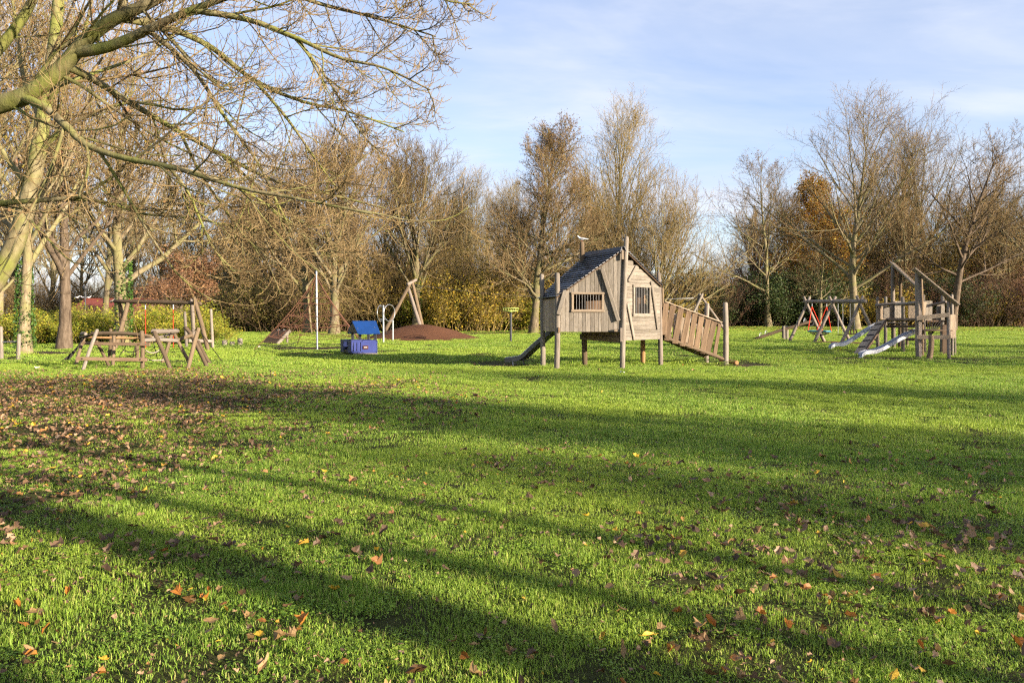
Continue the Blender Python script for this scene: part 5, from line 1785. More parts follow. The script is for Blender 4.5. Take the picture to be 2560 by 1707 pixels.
# upright side boards
for (x0, y0, x1, y1, Y, wd, mt) in [(240, 685, 245, 890, 33.5, 0.45, 'plank_grey'), (315, 700, 315, 880, 33.2, 0.30, 'plank'), (472, 632, 472, 868, 33.8, 0.32, 'plank'), (690, 690, 690, 885, 31.4, 0.45, 'plank_grey'),
                                     (905, 628, 898, 905, 29.6, 0.30, 'plank'), (850, 640, 830, 830, 29.3, 0.14, 'plank_grey'), (1062, 655, 1060, 905, 29.6, 0.28, 'plank'), (1100, 690, 1098, 900, 29.5, 0.16, 'plank'),
                                     (1240, 820, 1240, 1150, 28.4, 0.22, 'plank_grey'), (1140, 960, 1140, 1370, 29.6, 0.28, 'plank_dark'), (765, 900, 765, 1110, 27.45, 0.24, 'plank_grey'), (405, 690, 405, 880, 33.9, 0.3, 'plank_grey')]:
    board('side_board', at(*c5(x0, y0), Y), at(*c5(x1, y1), Y), wd, 0.04, M[mt], tower, up=(0.15, -1, 0), bev=0.01)
# slanting roofs, each of four long boards
def slant_roof(a0, a1, depth, n):
    """a0 high end, a1 low end, boards set side by side along depth"""
    for i in range(n):
        o = depth * ((i + 0.5) / n)
        board('roof_board', a0 + o, a1 + o, depth.length / n * 0.96, 0.05, M['plank_grey'], tower, up=(0.75, 0, 1), bev=0.012)


slant_roof(at(*c5(378, 108), 33.0), at(*c5(745, 450), 31.6), Vector((0.95, 1.5, 0.0)), 4)
slant_roof(at(*c5(690, 175), 27.2), at(*c5(1318, 690), 26.8), Vector((0.70, 1.25, 0)), 4)
# knotted climbing net below the right cabin
for i in range(6):
    x = 880 + i * 48
    tube('net_rope', sag(at(*c5(x, 905), 28.4), at(*c5(905 + i * 8, 1100), 27.7), -0.02, 5), 0.014, M['rope_black'], tower, 5)
for y, dd in ((985, 0.08), (1050, 0.10)):
    tube('net_rope', sag(at(*c5(890, y), 28.3), at(*c5(1120, y - 10), 28.3), dd, 7), 0.013, M['rope_black'], tower, 5)
# slides
ls = at(*c2(1735, 855), 28.6); le = gp(*c2(1172, 1117))
slide(tower, [ls + Vector((0.12, 0, 0.0)), ls, ls.lerp(le, 0.25) + Vector((0, 0, 0.015)), at(*c2(1430, 1010), 28.0), at(*c2(1330, 1055), 27.9), at(*c2(1240, 1065), 27.8), at(*c2(1200, 1080), 27.7), le + Vector((0.02, 0, 0.03))], Vector((0.15, 1, 0)).normalized(), 0.45, M['steel'], 0.10)
ls = at(*c2(1330, 790), 34.0); le = gp(*c2(866, 1027))
slide(tower, [ls + Vector((0.4, 0, 0.12)), ls, at(*c2(1180, 880), 34.1), at(*c2(1080, 945), 34.2), at(*c2(1000, 985), 34.3), at(*c2(930, 985), 34.4), at(*c2(895, 998), 34.4), le + Vector((0.02, 0, 0.03))], Vector((0.15, 1, 0)).normalized(), 0.45, M['steel'], 0.10)
# climbing ramp: boards with dark holds
r0, r1 = at(*c2(1385, 742), 33.0), at(*c2(1150, 1062), 29.9); r1.z = 0.0
rdv = (r1 - r0); rn = Vector((-0.6, -0.35, 0.7)).normalized(); rs = rdv.cross(rn).normalized()
ramp = None
for i in range(3):
    o = rs * ((i - 1) * 0.14)
    b_ = board('ramp_board', r0 + o, r1 + o, 0.135, 0.04, M['plank_grey'], tower, up=rn)
for k, f in enumerate((0.12, 0.3, 0.46, 0.62, 0.8)):
    p = r0.lerp(r1, f) + rn * 0.03
    board('climbing_hold', p - rs * 0.17 + rdv * 0.025, p + rs * 0.15 - rdv * 0.02, 0.06, 0.06, M['rubber'], tower, up=rn, bev=0.02)
board('ramp_edge', r0 - rs * 0.25, r1 - rs * 0.25, 0.10, 0.06, M['plank_dark'], tower, up=rn)
# ------------------------------------------------------------------ low log climber on the left
c8 = crop(180, 740, 6.1895); c3 = crop(0, 700, 3.92)
lc0 = gp(*c8(1085, 1140))
clim = thing('log_climber', 'low climbing course of crossed logs, planks and ropes on the left of the lawn', 'climbing frame', (lc0.x, lc0.y, 0))


def lg(nm, x0, y0, Y0, x1, y1, Y1, r, mat='pole_brown', wob=0.09, bend=0.02, par=clim, ground=False):
    a, b = at(*c8(x0, y0), Y0), at(*c8(x1, y1), Y1)
    if ground:
        b.z = -0.08
    k = 0.70 if par is clim else 0.60
    return log(nm, a, b, r * k, r * k * 0.92, M[mat], par, wob, bend)


lg('leg', 392, 515, 22.0, 150, 1165, 21.4, 0.075, 'pole', ground=True)
lg('leg', 370, 690, 22.2, 605, 1105, 22.6, 0.07, 'pole_brown', ground=True)
lg('leg', 195, 625, 23.6, 48, 1065, 23.2, 0.07, 'pole_brown', ground=True)
lg('post', 600, 508, 24.6, 565, 960, 25.0, 0.075, 'pole_brown', ground=True)
lg('post', 648, 560, 23.2, 625, 1085, 22.8, 0.075, 'pole_brown', ground=True)
lg('post', 1078, 535, 21.9, 1085, 1145, 21.9, 0.083, 'pole_brown', ground=True)
lg('top_log', 290, 585, 22.6, 1235, 625, 22.3, 0.075, 'pole_brown', 0.12, 0.05)
lg('top_log', 220, 640, 23.8, 1180, 655, 23.6, 0.05, 'pole_orange', 0.1, 0.03)
lg('rubber_end', 150, 580, 23.6, 215, 590, 23.4, 0.075, 'pole_grey')
lg('rubber_end', 120, 640, 23.5, 290, 600, 22.8, 0.06, 'plank_dark')
board('plank', at(*c8(165, 730), 22.0), at(*c8(1208, 748), 21.75), 0.085, 0.04, M['plank_brown'], clim, up=(0, -1, 0))
board('plank', at(*c8(58, 965), 21.5), at(*c8(1162, 985), 21.75), 0.095, 0.04, M['plank_brown'], clim, up=(0, -1, 0))
for (x, y, Y) in ((290, 732, 21.93), (1065, 738, 21.72), (178, 962, 21.47), (1062, 978, 21.7)):
    p = at(*c8(x, y), Y)
    tube('bolt', [p, p + Vector((0, -0.02, 0))], 0.018, M['galv'], clim, 8)
lg('top_log', 1095, 685, 22.0, 1640, 690, 22.8, 0.082, 'pole', 0.10, 0.03)
lg('top_log', 1600, 695, 22.8, 1860, 600, 23.2, 0.075, 'pole_brown', 0.10, 0.02)
lg('top_log', 1245, 548, 22.4, 1640, 540, 24.6, 0.095, 'pole_grey', 0.14, 0.02)
lg('top_log', 1230, 640, 23.0, 1560, 590, 24.8, 0.05, 'pole_grey', 0.10, 0.02)
lg('leg', 1265, 545, 22.4, 1540, 1115, 21.9, 0.082, 'pole_brown', ground=True)
lg('leg', 1545, 570, 24.4, 1370, 1020, 24.0, 0.078, 'pole_brown', ground=True)
lg('leg', 1570, 560, 24.5, 1860, 1030, 24.3, 0.078, 'pole_brown', ground=True)
lg('leg', 1958, 490, 22.6, 1785, 1095, 22.2, 0.085, 'pole_brown', ground=True)
lg('leg', 1755, 490, 23.4, 1880, 660, 23.2, 0.085, 'pole_brown')
lg('leg', 1870, 650, 23.1, 2120, 1075, 22.4, 0.085, 'pole_brown', ground=True)
lg('leg', 1945, 690, 24.0, 2180, 1035, 23.7, 0.075, 'pole_brown', ground=True)
lg('post', 1005, 770, 26.5, 1005, 940, 26.5, 0.09, 'pole_brown', ground=True)
# rope ladder and nets of the climber
for i in range(4):
    o = i * 0.13
    tube('net_rope', sag(at(*c8(190 - i * 12, 650 + i * 10), 23.4 - o), at(*c8(-130 + i * 25, 985), 22.0 + o), 0.05, 7), 0.014, M['rope_black'], clim, 5)
for f in (0.25, 0.5, 0.75):
    p = at(*c8(190, 660), 23.4).lerp(at(*c8(-130, 985), 22.0), f); q = at(*c8(154, 680), 23.0).lerp(at(*c8(-55, 985), 22.4), f)
    tube('net_rope', [p, q], 0.016, M['rope_black'], clim, 5)
for (x0, y0, x1, y1, d) in [(840, 760, 720, 940, 0.02), (970, 800, 935, 960, 0.02), (1260, 720, 1320, 975, 0.0), (720, 935, 960, 880, 0.08), (780, 820, 1050, 815, 0.10), (820, 900, 1000, 895, 0.08), (1130, 880, 1300, 870, 0.10), (1210, 830, 1290, 780, 0.02)]:
    tube('net_rope', sag(at(*c8(x0, y0), 24.0), at(*c8(x1, y1), 24.0), d), 0.013, M['rope_black'], clim, 5)
tube('rope', sag(at(*c8(1140, 840), 23.0), at(*c8(1370, 815), 23.4), 0.10), 0.022, M['rope_pale'], clim, 6)
tube('rope', sag(at(*c8(1170, 985), 22.4), at(*c8(1450, 980), 22.9), 0.02), 0.02, M['rope_pale'], clim, 6)

# ------------------------------------------------------------------ tall log frame behind it with two red ropes
fr0 = at(*c8(740, 60), 35.0); fr1 = at(*c8(2005, 118), 33.4)
frm = thing('rope_swing', 'tall log gantry with a long cross beam and two hanging red ropes behind the climber', 'swing', (fr0.x, fr0.y, 0))
log('cross_beam', at(*c8(650, 85), 35.2), fr1, 0.092, 0.08, M['pole_brown'], frm, 0.08, 0.04)
lg('leg', 745, 15, 35.2, 795, 840, 36.2, 0.15, 'pole_brown', par=frm, ground=True)
lg('leg', 865, 110, 34.6, 645, 815, 33.4, 0.15, 'pole_brown', par=frm, ground=True)
lg('leg', 1885, 15, 33.5, 2115, 812, 32.6, 0.145, 'pole_brown', par=frm, ground=True)
lg('post', 1850, 45, 34.0, 1890, 860, 34.6, 0.14, 'pole_grey', par=frm, ground=True)
lg('stub', 590, 95, 35.4, 670, 45, 35.4, 0.09, 'pole_grey', par=frm)
for x, yb in ((1135, 590), (1565, 500)):
    Yx = 34.5
    a = at(*c8(x, 125), Yx); b = at(*c8(x + 4, yb + 300), Yx)
    tube('hanging_rope', [a, a.lerp(b, 0.5), b], 0.02, M['rope_red'], frm, 6)
    tube('rope_clamp', [a + Vector((0, 0, 0.05)), a - Vector((0, 0, 0.22))], 0.028, M['galv'], frm, 6)
tube('guy_rope', [at(*c8(1975, 540), 30.5), gp(*c8(2345, 1040))], 0.014, M['rope_black'], frm, 5)
# loose posts with a low rail, right of the frame
for k, (x, yt, yb) in enumerate(((1745, 238, 795), (2150, 200, 772))):
    pass
rp = thing('post_rail', 'two upright pale posts joined by a low log behind the climber', 'posts', gp(*c8(1778, 795)))
YP = 34.2
log('post', Vector((at(*c8(1778, 0), YP).x, YP, -0.1)), at(*c8(1745, 238), YP), 0.066, 0.06, M['pole'], rp)
log('post', Vector((at(*c8(2180, 0), YP + 1.2).x, YP + 1.2, -0.1)), at(*c8(2150, 200), YP + 1.2), 0.066, 0.06, M['pole'], rp)
log('low_log', at(*c8(1800, 690), YP), at(*c8(2165, 700), YP + 1.2), 0.075, 0.07, M['pole_grey'], rp)
# turning bar at the left edge
tbp = thing('turning_bar', 'low steel turning bar between two pale posts at the left edge', 'bar', gp(*c3(180, 778)))
pa, pb = gp(*c3(15, 775)), gp(*c3(178, 778))
log('post', pa - Vector((0, 0, .1)), at(*c3(8, 455), pa.y), 0.062, 0.058, M['pole'], tbp)
log('post', pb - Vector((0, 0, .1)), at(*c3(188, 528), pb.y), 0.062, 0.058, M['pole'], tbp)
tube('bar', [at(*c3(20, 607), pa.y), at(*c3(185, 603), pb.y)], 0.022, M['galv'], tbp, 8)
# short stumps
for (x, yt, yb, lab) in ((2200, 588, 640, 'taller short wooden stump right of the log frame'), (2276, 603, 640, 'lowest wooden stump right of the log frame'), (2352, 570, 640, 'wooden stump nearest the slatted ramp')):
    px, py = c3(x, yb)
    g0 = gp(px, py); tp = at(px, c3(0, yt)[1], g0.y)
    o = link('stump', log_me(tp.z + 0.1, 0.13, 0.125, 12, 4, 0.05, 0, int(x)), M['pole'], None, frame(g0 - Vector((0, 0, .1)), tp))
    tag(o, lab, 'stump', 'stumps beside the log frame')

# ------------------------------------------------------------------ red roofed building and lamp behind the hedge
Yb = 62.0
bl, br = at(160, 0, Yb).x, at(300, 0, Yb).x
bld = thing('building', 'low building with a red tiled roof behind the hedge', 'building', ((bl + br) / 2, Yb, 0))
zr, ze = EYE + (783 - 748) / FPX * Yb, EYE + (783 - 792) / FPX * Yb
zr, ze = max(zr, 2.7), 1.15
bw = br - bl + 1.6
box('wall', ((bl + br) / 2, Yb + 4.5, ze / 2 + 0.25), (bw - 0.4, 7.6, ze + 0.5), M['brick'], bld)
for sg in (-1, 1):
    nrow = 9
    for r_ in range(nrow):
        f = r_ / nrow
        y_ = Yb + 4.5 + sg * (4.2 * (1 - (r_ + 0.5) / nrow))
        z_ = ze + (zr - ze) * ((r_ + 0.5) / nrow)
        p0 = Vector(((bl + br) / 2 - bw / 2, y_, z_)); p1 = Vector(((bl + br) / 2 + bw / 2, y_, z_))
        board('tile_row', p0, p1, 0.60, 0.05, M['roof_tile'], bld, up=Vector((0, sg * ((zr - ze) / 4.2 + 0.1), 1)))
box('ridge', ((bl + br) / 2, Yb + 4.5, zr + 0.04), (bw, 0.25, 0.12), M['roof_tile'], bld)
for sx in (-1, 1):
    bm = bmesh.new()
    vs = [bm.verts.new(v) for v in ((0, -4.0, 0), (0, 4.0, 0), (0, 0, zr - ze - 0.12))]
    bm.faces.new(vs)
    me = bpy.data.meshes.new('gable'); bm.to_mesh(me); bm.free()
    go_ = link('gable', me, M['brick'], bld, Matrix.Translation(((bl + br) / 2 + sx * (bw / 2 - 0.25), Yb + 4.5, ze)))
    go_.modifiers.new('thick', 'SOLIDIFY').thickness = 0.2
box('door', ((bl + br) / 2 + 0.6, Yb + 0.65, 0.62), (0.9, 0.06, 1.25), M['plank_dark'], bld)
lampx = gp(213, 815)
Yl = 55.0
lamp = thing('street_lamp', 'slim dark street lamp in front of the red roof', 'lamp', (X_(213, Yl), Yl, 0))
lx0 = X_(213, Yl)
tube('lamp_pole', [(lx0, Yl, -0.05), (lx0, Yl, 2.0), (lx0, Yl, at(213, 728, Yl).z)], [0.06, 0.05, 0.045], M['steel_dark'], lamp, 8)
zt = at(213, 727, Yl).z
tube('lamp_head', [(lx0, Yl, zt), (lx0, Yl, zt + 0.10), (lx0, Yl, zt + 0.30), (lx0, Yl, zt + 0.38)], [0.06, 0.14, 0.20, 0.05], M['steel_dark'], lamp, 10)
# gulls on the roof
for k, (px, dz) in enumerate(((193, 0.08), (206, 0.08), (222, 0.08))):
    gull((X_(px, Yb + 4.5), Yb + 4.5, zr + 0.08), 0.85, (0.2, 2.9, 0.6)[k], ('white gull at the left end of the red roof ridge', 'white gull in the middle of the red roof ridge', 'white gull right of the lamp on the red roof ridge')[k])
# ------------------------------------------------------------------ blue play cabin
c7 = crop(840, 780, 13.07)
bf0 = gp(*c7(485, 1385)); bf1 = gp(*c7(1350, 1370)); 
Yb_ = bf0.y
k7 = Yb_ / FPX / 13.07            # metres per crop pixel
xl, xr = bf0.x, bf0.x + (1350 - 485) * k7
cab = thing('blue_play_cabin', 'small blue toddler play cabin with pitched roof and slotted front panel', 'playhouse', ((xl + xr) / 2, Yb_, 0))
wz0, wz1 = 0.05, (1385 - 915) * k7
W = xr - xl
dep = 1.05
ox = -0.62                        # the cabin is turned a little: its left side shows
def cb(u, v, z):
    """u along the front 0..1, v into depth 0..1"""
    return Vector((xl + u * W + ox * v, Yb_ + v * dep, z))


def panel(name, pts, th, mat, par, nrm_):
    bm = bmesh.new()
    o0 = pts[0]
    fr = [bm.verts.new(p - o0) for p in pts]; bk = [bm.verts.new(p - o0 + nrm_ * -th) for p in pts]
    bm.faces.new(fr); bm.faces.new(bk[::-1])
    for k in range(len(pts)):
        bm.faces.new((fr[k], bk[k], bk[(k + 1) % len(pts)], fr[(k + 1) % len(pts)]))
    bmesh.ops.recalc_face_normals(bm, faces=bm.faces[:])
    bmesh.ops.bevel(bm, geom=bm.edges[:], offset=0.004, segments=1, affect='EDGES')
    me = bpy.data.meshes.new(name); bm.to_mesh(me); bm.free()
    return link(name, me, M[mat], par, Matrix.Translation(o0))


fn = Vector((0, -1, 0))
# front panel with three slots: strips and bands
us = [0.0, (540 - 485) / 865, (575 - 485) / 865, (660 - 485) / 865, (690 - 485) / 865, (780 - 485) / 865, (808 - 485) / 865, 1.0]
zs0, zs1 = wz0 + (wz1 - wz0) * 0.14, wz0 + (wz1 - wz0) * 0.83
front = panel('front_panel', [cb(0, 0, wz0), cb(1, 0, wz0), cb(1, 0, zs0), cb(0, 0, zs0)], 0.025, 'blue_wall', cab, fn)
panel('panel_band', [cb(0, 0, zs1), cb(1, 0, zs1), cb(1, 0, wz1), cb(0, 0, wz1)], 0.025, 'blue_wall', front, fn)
for a, b in ((0, 1), (2, 3), (4, 5), (6, 7)):
    panel('panel_strip', [cb(us[a], 0.0, zs0 - 0.002), cb(us[b], 0.0, zs0 - 0.002), cb(us[b], 0.0, zs1 + 0.002), cb(us[a], 0.0, zs1 + 0.002)], 0.024, 'blue_wall', front, fn)
ctr = cb(0.56, 0, wz0 + (wz1 - wz0) * 0.44) + Vector((0, -0.012, 0))
pt_ = box('name_plate', ctr, (0.20, 0.02, 0.13), M['red_plate'], cab)
box('plate_line', ctr + Vector((0, -0.012, 0.0)), (0.12, 0.006, 0.022), M['white'], pt_)
for u, z in ((0.02, wz0 + 0.04), (0.45, wz0 + 0.03), (0.98, wz0 + 0.05), (0.98, wz1 - 0.04), (0.45, wz1 - 0.04), (0.02, wz1 - 0.04)):
    p = cb(u, 0, z)
    tube('screw_cap', [p + Vector((0, 0.0, 0)), p + Vector((0, -0.02, 0))], 0.016, M['galv'], cab, 8)
# other sides
panel('back_panel', [cb(0, 1, wz0), cb(1, 1, wz0), cb(1, 1, wz1), cb(0, 1, wz1)], 0.025, 'blue_dark', cab, fn)
panel('side_panel', [cb(1, 0, wz0), cb(1, 1, wz0), cb(1, 1, wz1), cb(1, 0, wz1)], 0.025, 'blue_wall', cab, Vector((1, 0, 0)))
for v0, v1 in ((0.0, 0.30), (0.70, 1.0)):
    panel('side_panel', [cb(0, v0, wz0), cb(0, v1, wz0), cb(0, v1, wz1 * 0.98), cb(0, v0, wz1 * 0.98)], 0.025, 'blue_dark', cab, Vector((-1, 0, 0)))
panel('side_panel', [cb(0, 0.3, wz1 * 0.86), cb(0, .7, wz1 * 0.86), cb(0, .7, wz1 * 0.98), cb(0, 0.3, wz1 * 0.98)], 0.025, 'blue_dark', cab, Vector((-1, 0, 0)))
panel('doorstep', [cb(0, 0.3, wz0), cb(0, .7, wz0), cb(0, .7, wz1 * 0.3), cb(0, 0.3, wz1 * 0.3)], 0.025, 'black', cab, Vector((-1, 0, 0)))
# posts
zt_ = (1385 - 700) * k7
for cx_, dy_ in ((780, 0.07), (1285, 0.07), (545, dep * 0.92), (1060, dep * 0.92)):
    p = Vector((X_(c7(cx_, 0)[0], Yb_ + dy_), Yb_ + dy_, wz0))
    board('post', p, Vector((p.x, p.y, zt_ + 0.03)), 0.10, 0.09, M['steel_dark'], cab, up=(0, -1, 0))
box('bench', cb(0.5, 0.72, wz1 * 0.55), (W * 0.9, 0.28, 0.04), M['blue_dark'], cab)
# roof: two panels and dark gable
rz0, rz1 = (1385 - 715) * k7, (1385 - 285) * k7
def cr(u, v, z):
    return Vector((xl + u * W + ox * v, Yb_ + v * dep, z))
r_fl, r_fr = Vector((xl + (745 - 485) * k7, Yb_ - 0.18, rz0)), Vector((xl + (1480 - 485) * k7, Yb_ - 0.18, rz0 + 0.02))
r_tl, r_tr = at(*c7(525, 290), Yb_ + dep * 0.5), at(*c7(1300, 280), Yb_ + dep * 0.5)
r_bl, r_br = at(*c7(350, 690), Yb_ + dep + 0.18), at(*c7(1085, 690), Yb_ + dep + 0.18)
r_bl.z = r_br.z = rz0
def roofp(a, b, c, d):
    n_ = (b - a).cross(d - a).normalized()
    if n_.z < 0: n_ = -n_
    # rounded lower corners
    pts = [a + (d - a) * 0.10, a + (b - a) * 0.05, b - (b - a) * 0.05, b + (c - b) * 0.10, c, d]
    return panel('roof_panel', pts, 0.028, 'blue_roof', cab, n_)
rpn = roofp(r_fl, r_fr, r_tr, r_tl)
roofp(r_bl, r_br, r_tr + Vector((0, 0.012, 0.0)), r_tl + Vector((0, 0.012, 0.0)))
nr = (r_fr - r_fl).cross(r_tl - r_fl).normalized()
for u, v in ((0.1, 0.42), (0.85, 0.42)):
    p = r_fl.lerp(r_fr, u).lerp(r_tl.lerp(r_tr, u), v)
    tube('screw_cap', [p, p + nr * 0.015], 0.018, M['galv'], rpn, 8)
for u in (0.02, 0.5, 0.97):
    p = r_tl.lerp(r_tr, u)
    tube('screw_cap', [p + Vector((0, -0.01, -0.03)), p + Vector((0, -0.03, -0.02))], 0.018, M['galv'], rpn, 8)
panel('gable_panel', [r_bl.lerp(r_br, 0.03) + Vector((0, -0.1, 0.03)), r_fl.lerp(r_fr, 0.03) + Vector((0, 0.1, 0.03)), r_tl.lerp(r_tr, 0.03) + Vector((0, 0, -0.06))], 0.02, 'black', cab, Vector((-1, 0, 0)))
box('base_board', cb(0.55, -0.02, 0.03), (W * 0.9, 0.04, 0.05), M['plank'], cab)

# ------------------------------------------------------------------ rope pyramid
c9 = crop(640, 680, 7.128)
mf = gp(*c9(1090, 1380)); mt = at(*c9(1075, 15), mf.y)
pyr = thing('rope_pyramid', 'climbing pyramid of rust red ropes around a pale steel mast', 'climbing net', mf)
tube('mast', [mf - Vector((0, 0, 0.1)), mf.lerp(mt, 0.5), mt], [0.046, 0.046, 0.042], M['galv'], pyr, 12)
tube('mast_cap', [mt, mt + Vector((0, 0, 0.06)), mt + Vector((0, 0, 0.10))], [0.05, 0.04, 0.01], M['galv'], pyr, 10)
cor = [Vector((mf.x - 2.55, mf.y - 0.5, 0.0)), Vector((mf.x + 2.35, mf.y - 0.8, 0.0)), Vector((mf.x + 1.5, mf.y + 3.4, 0.0)), Vector((mf.x - 1.8, mf.y + 3.4, 0.0))]
apex = mt - Vector((0, 0, 0.05))


def edge(i, f):
    """point on corner rope i, f=0 apex .. 1 ground; ropes bend outwards below the upper ring"""
    c = cor[i]
    kx = 0.42 * (f / 0.45) if f < 0.45 else 0.42 + (f - 0.45) / 0.55 * 0.58
    kx = f ** 1.25
    return Vector((apex.x + (c.x - apex.x) * kx, apex.y + (c.y - apex.y) * kx, apex.z + (c.z - apex.z) * f))


for i in range(4):
    if i == 1:
        pass
    tube('corner_rope', [edge(i, k / 10) for k in range(11)], 0.016, M['rope_rust'], pyr, 6)
    # second rope of the pair
    tube('corner_rope', [edge(i, k / 10).lerp(edge((i + 1) % 4, k / 10), 0.10 * (1 - k / 14)) for k in range(8)], 0.011, M['rope_rust'], pyr, 5)
levels = [0.31, 0.38, 0.54, 0.68, 0.82]
for li, f in enumerate(levels):
    for i in range(4):
        a, b = edge(i, f), edge((i + 1) % 4, f)
        tube('ring_rope', sag(a, b, 0.02 + 0.03 * li, 7), 0.011, M['rope_rust'], pyr, 5)
# diamond mesh between the rings and cross ropes to the mast
for li in range(2, len(levels)):
    f0, f1 = levels[li - 1], levels[li]
    n = li
    for i in range(4):
        for j in range(n):
            u0, u1 = j / n, (j + 0.5) / n
            a = edge(i, f0).lerp(edge((i + 1) % 4, f0), u0); b = edge(i, f1).lerp(edge((i + 1) % 4, f1), u1)
            c = edge(i, f0).lerp(edge((i + 1) % 4, f0), (j + 1) / n)
            tube('mesh_rope', [a, a.lerp(b, .5) - Vector((0, 0, 0.02)), b], 0.009, M['rope_rust'], pyr, 4)
            tube('mesh_rope', [c, c.lerp(b, .5) - Vector((0, 0, 0.02)), b], 0.009, M['rope_rust'], pyr, 4)
    for i in range(4):
        mpt = Vector((mf.x, mf.y, edge(0, f1).z + 0.1))
        tube('cross_rope', sag(mpt, edge(i, f1), 0.03, 5), 0.009, M['rope_rust'], pyr, 4)
for i in range(4):
    a = edge(i, 0.93); m_ = a.lerp(edge((i + 1) % 4, 0.93), 0.5)
    tube('anchor_rope', sag(a, edge((i + 1) % 4, 0.93), 0.12, 7), 0.016, M['rope_black'], pyr, 5)

# slatted climbing board left of the pyramid
sb = thing('slatted_ramp', 'dark slatted climbing board on pale props left of the rope pyramid', 'ramp', gp(*c9(250, 1285)))
g0 = gp(*c9(110, 1282)); g1 = gp(*c9(355, 1290))
h0 = at(*c9(330, 1052), g0.y + 0.9); h1 = at(*c9(575, 1058), g1.y + 0.9)
for i in range(6):
    f0_ = (i + 0.5) / 6
    board('slat', g0.lerp(h0, f0_) + Vector((0, 0, 0.05)), g1.lerp(h1, f0_) + Vector((0, 0, 0.05)), 0.20, 0.045, M['plank_dark'], sb, up=(0.2, -0.75, 0.6))
board('side_beam', g1 + Vector((0.06, 0, 0.0)), h1 + Vector((0.08, 0.05, 0.05)), 0.16, 0.07, M['plank'], sb, up=(1, 0, 0.1))
board('side_beam', g0 + Vector((-0.02, 0.06, -0.06)), h0 + Vector((-0.02, 0.1, -0.02)), 0.14, 0.06, M['plank_brown'], sb, up=(1, 0, 0.1))
for q in (h1, h0):
    log('prop', Vector((q.x - 0.06, q.y, -0.08)), q + Vector((-0.06, 0.06, -0.08)), 0.055, 0.05, M['pole'], sb)
for f_ in (0.3, 0.7):
    p = h0.lerp(h1, f_) + Vector((0, -0.02, 0.07))
    box('bracket', p, (0.10, 0.08, 0.07), M['galv'], sb)

# ------------------------------------------------------------------ zip line: tripod on the mound, cable, far frame
c4 = crop(600, 640, 3.178)
Yz = 50.0
ap = at(*c4(1338, 235), Yz)
zl = thing('zip_line', 'log tripod on the mound with a zip line cable to a far frame', 'zip line', (ap.x, ap.y, 0.6))


def foot_on(px, py, Y):
    x = X_(px, Y)
    return Vector((x, Y, float(mound_h(np.array(x), np.array(Y))) - 0.1))


l1 = foot_on(c4(1140, 0)[0], 0, 48.3); l2 = foot_on(c4(1437, 0)[0], 0, 49.3); l3 = foot_on(c4(1462, 0)[0], 0, 51.0)
log('leg', l1, ap + Vector((0.10, 0, 0.10)), 0.12, 0.105, M['pole_brown'], zl)
log('leg', l2, ap + Vector((-0.03, 0.15, -0.15)), 0.12, 0.105, M['pole_grey'], zl)
log('leg', l3, ap + Vector((0.22, 0.1, 0.35)) - Vector((0.02, 0, 0)), 0.12, 0.10, M['pole_brown'], zl)
log('cross_log', ap + Vector((-0.05, -0.2, 0.05)), ap + Vector((0.45, 0.4, 0.38)), 0.10, 0.09, M['pole_grey'], zl)
c10 = crop(1540, 560, 4.125)
Yq = 58.0
aq = at(*c10(880, 740), Yq)
for (x, y, Y, m_) in ((760, 1060, 57.0, 'pole'), (880, 1080, 60.5, 'pole'), (1165, 1168, 58.5, 'pole_grey')):
    fx = X_(c10(x, 0)[0], Y)
    ft = at(*c10(x, y), Y); ft.z = -0.1
    if x == 760: ft = Vector((aq.x - 1.6, Y, -0.1))
    if x == 880: ft = Vector((aq.x - 0.1, Y, -0.1))
    log('leg', ft, aq + Vector((0.10 if x < 800 else -0.15, 0, 0.15)), 0.10, 0.09, M[m_], zl)
tube('cable', sag(ap + Vector((0, 0, 0.1)), aq + Vector((0, 0, -0.1)), 0.5, 15), 0.007, M['steel_dark'], zl, 5)
tube('hanging_bar', [at(*c10(530, 775), 56.5), at(*c10(680, 768), 56.5), at(*c10(800, 765), 57)], 0.012, M['galv'], zl, 6)
# swing seat of the zip line parked at the mound
seat_p = at(*c4(1172, 640), 46.2)
sw = thing('hanging_swing', 'black swing seat hanging on two dark straps beside the steel hoops', 'swing', seat_p)
tube('strap', [seat_p, at(*c4(1150, 565), 46.4)], 0.03, M['rope_black'], sw, 5)
tube('strap', [seat_p, at(*c4(1203, 560), 46.4)], 0.022, M['rope_black'], sw, 5)
box('seat', seat_p, (0.50, 0.16, 0.06), M['rubber'], sw)

# steel hoop trainer in front of the mound
hp1 = gp(*c4(1140, 695)); hp2 = gp(*c4(1214, 678))
hoop = thing('hoop_trainer', 'pair of steel posts with two large steel hoops in front of the mound', 'exercise device', hp1)
tube('post', [hp1 - Vector((0, 0, 0.1)), at(*c4(1138, 392), hp1.y)], 0.05, M['galv'], hoop, 12)
tube('post', [hp2 - Vector((0, 0, 0.1)), at(*c4(1214, 510), hp2.y)], 0.045, M['galv'], hoop, 12)
for (cx, cy, rx, rz) in ((1187, 452, 34, 67), (1117, 455, 9, 64)):
    c_ = at(*c4(cx, cy), hp1.y + (0.1 if cx > 1150 else -0.1))
    kk = hp1.y / FPX / 3.178
    tube('hoop', [c_ + Vector((rx * kk * math.cos(a), (1 - rx / 70) * 0.8 * math.cos(a), rz * kk * math.sin(a))) for a in th], 0.018, M['galv'], hoop, 8, True)
for yy in (400, 503):
    tube('hub_bar', [at(*c4(1110, yy), hp1.y), at(*c4(1168, yy), hp1.y)], 0.022, M['galv'], hoop, 6)

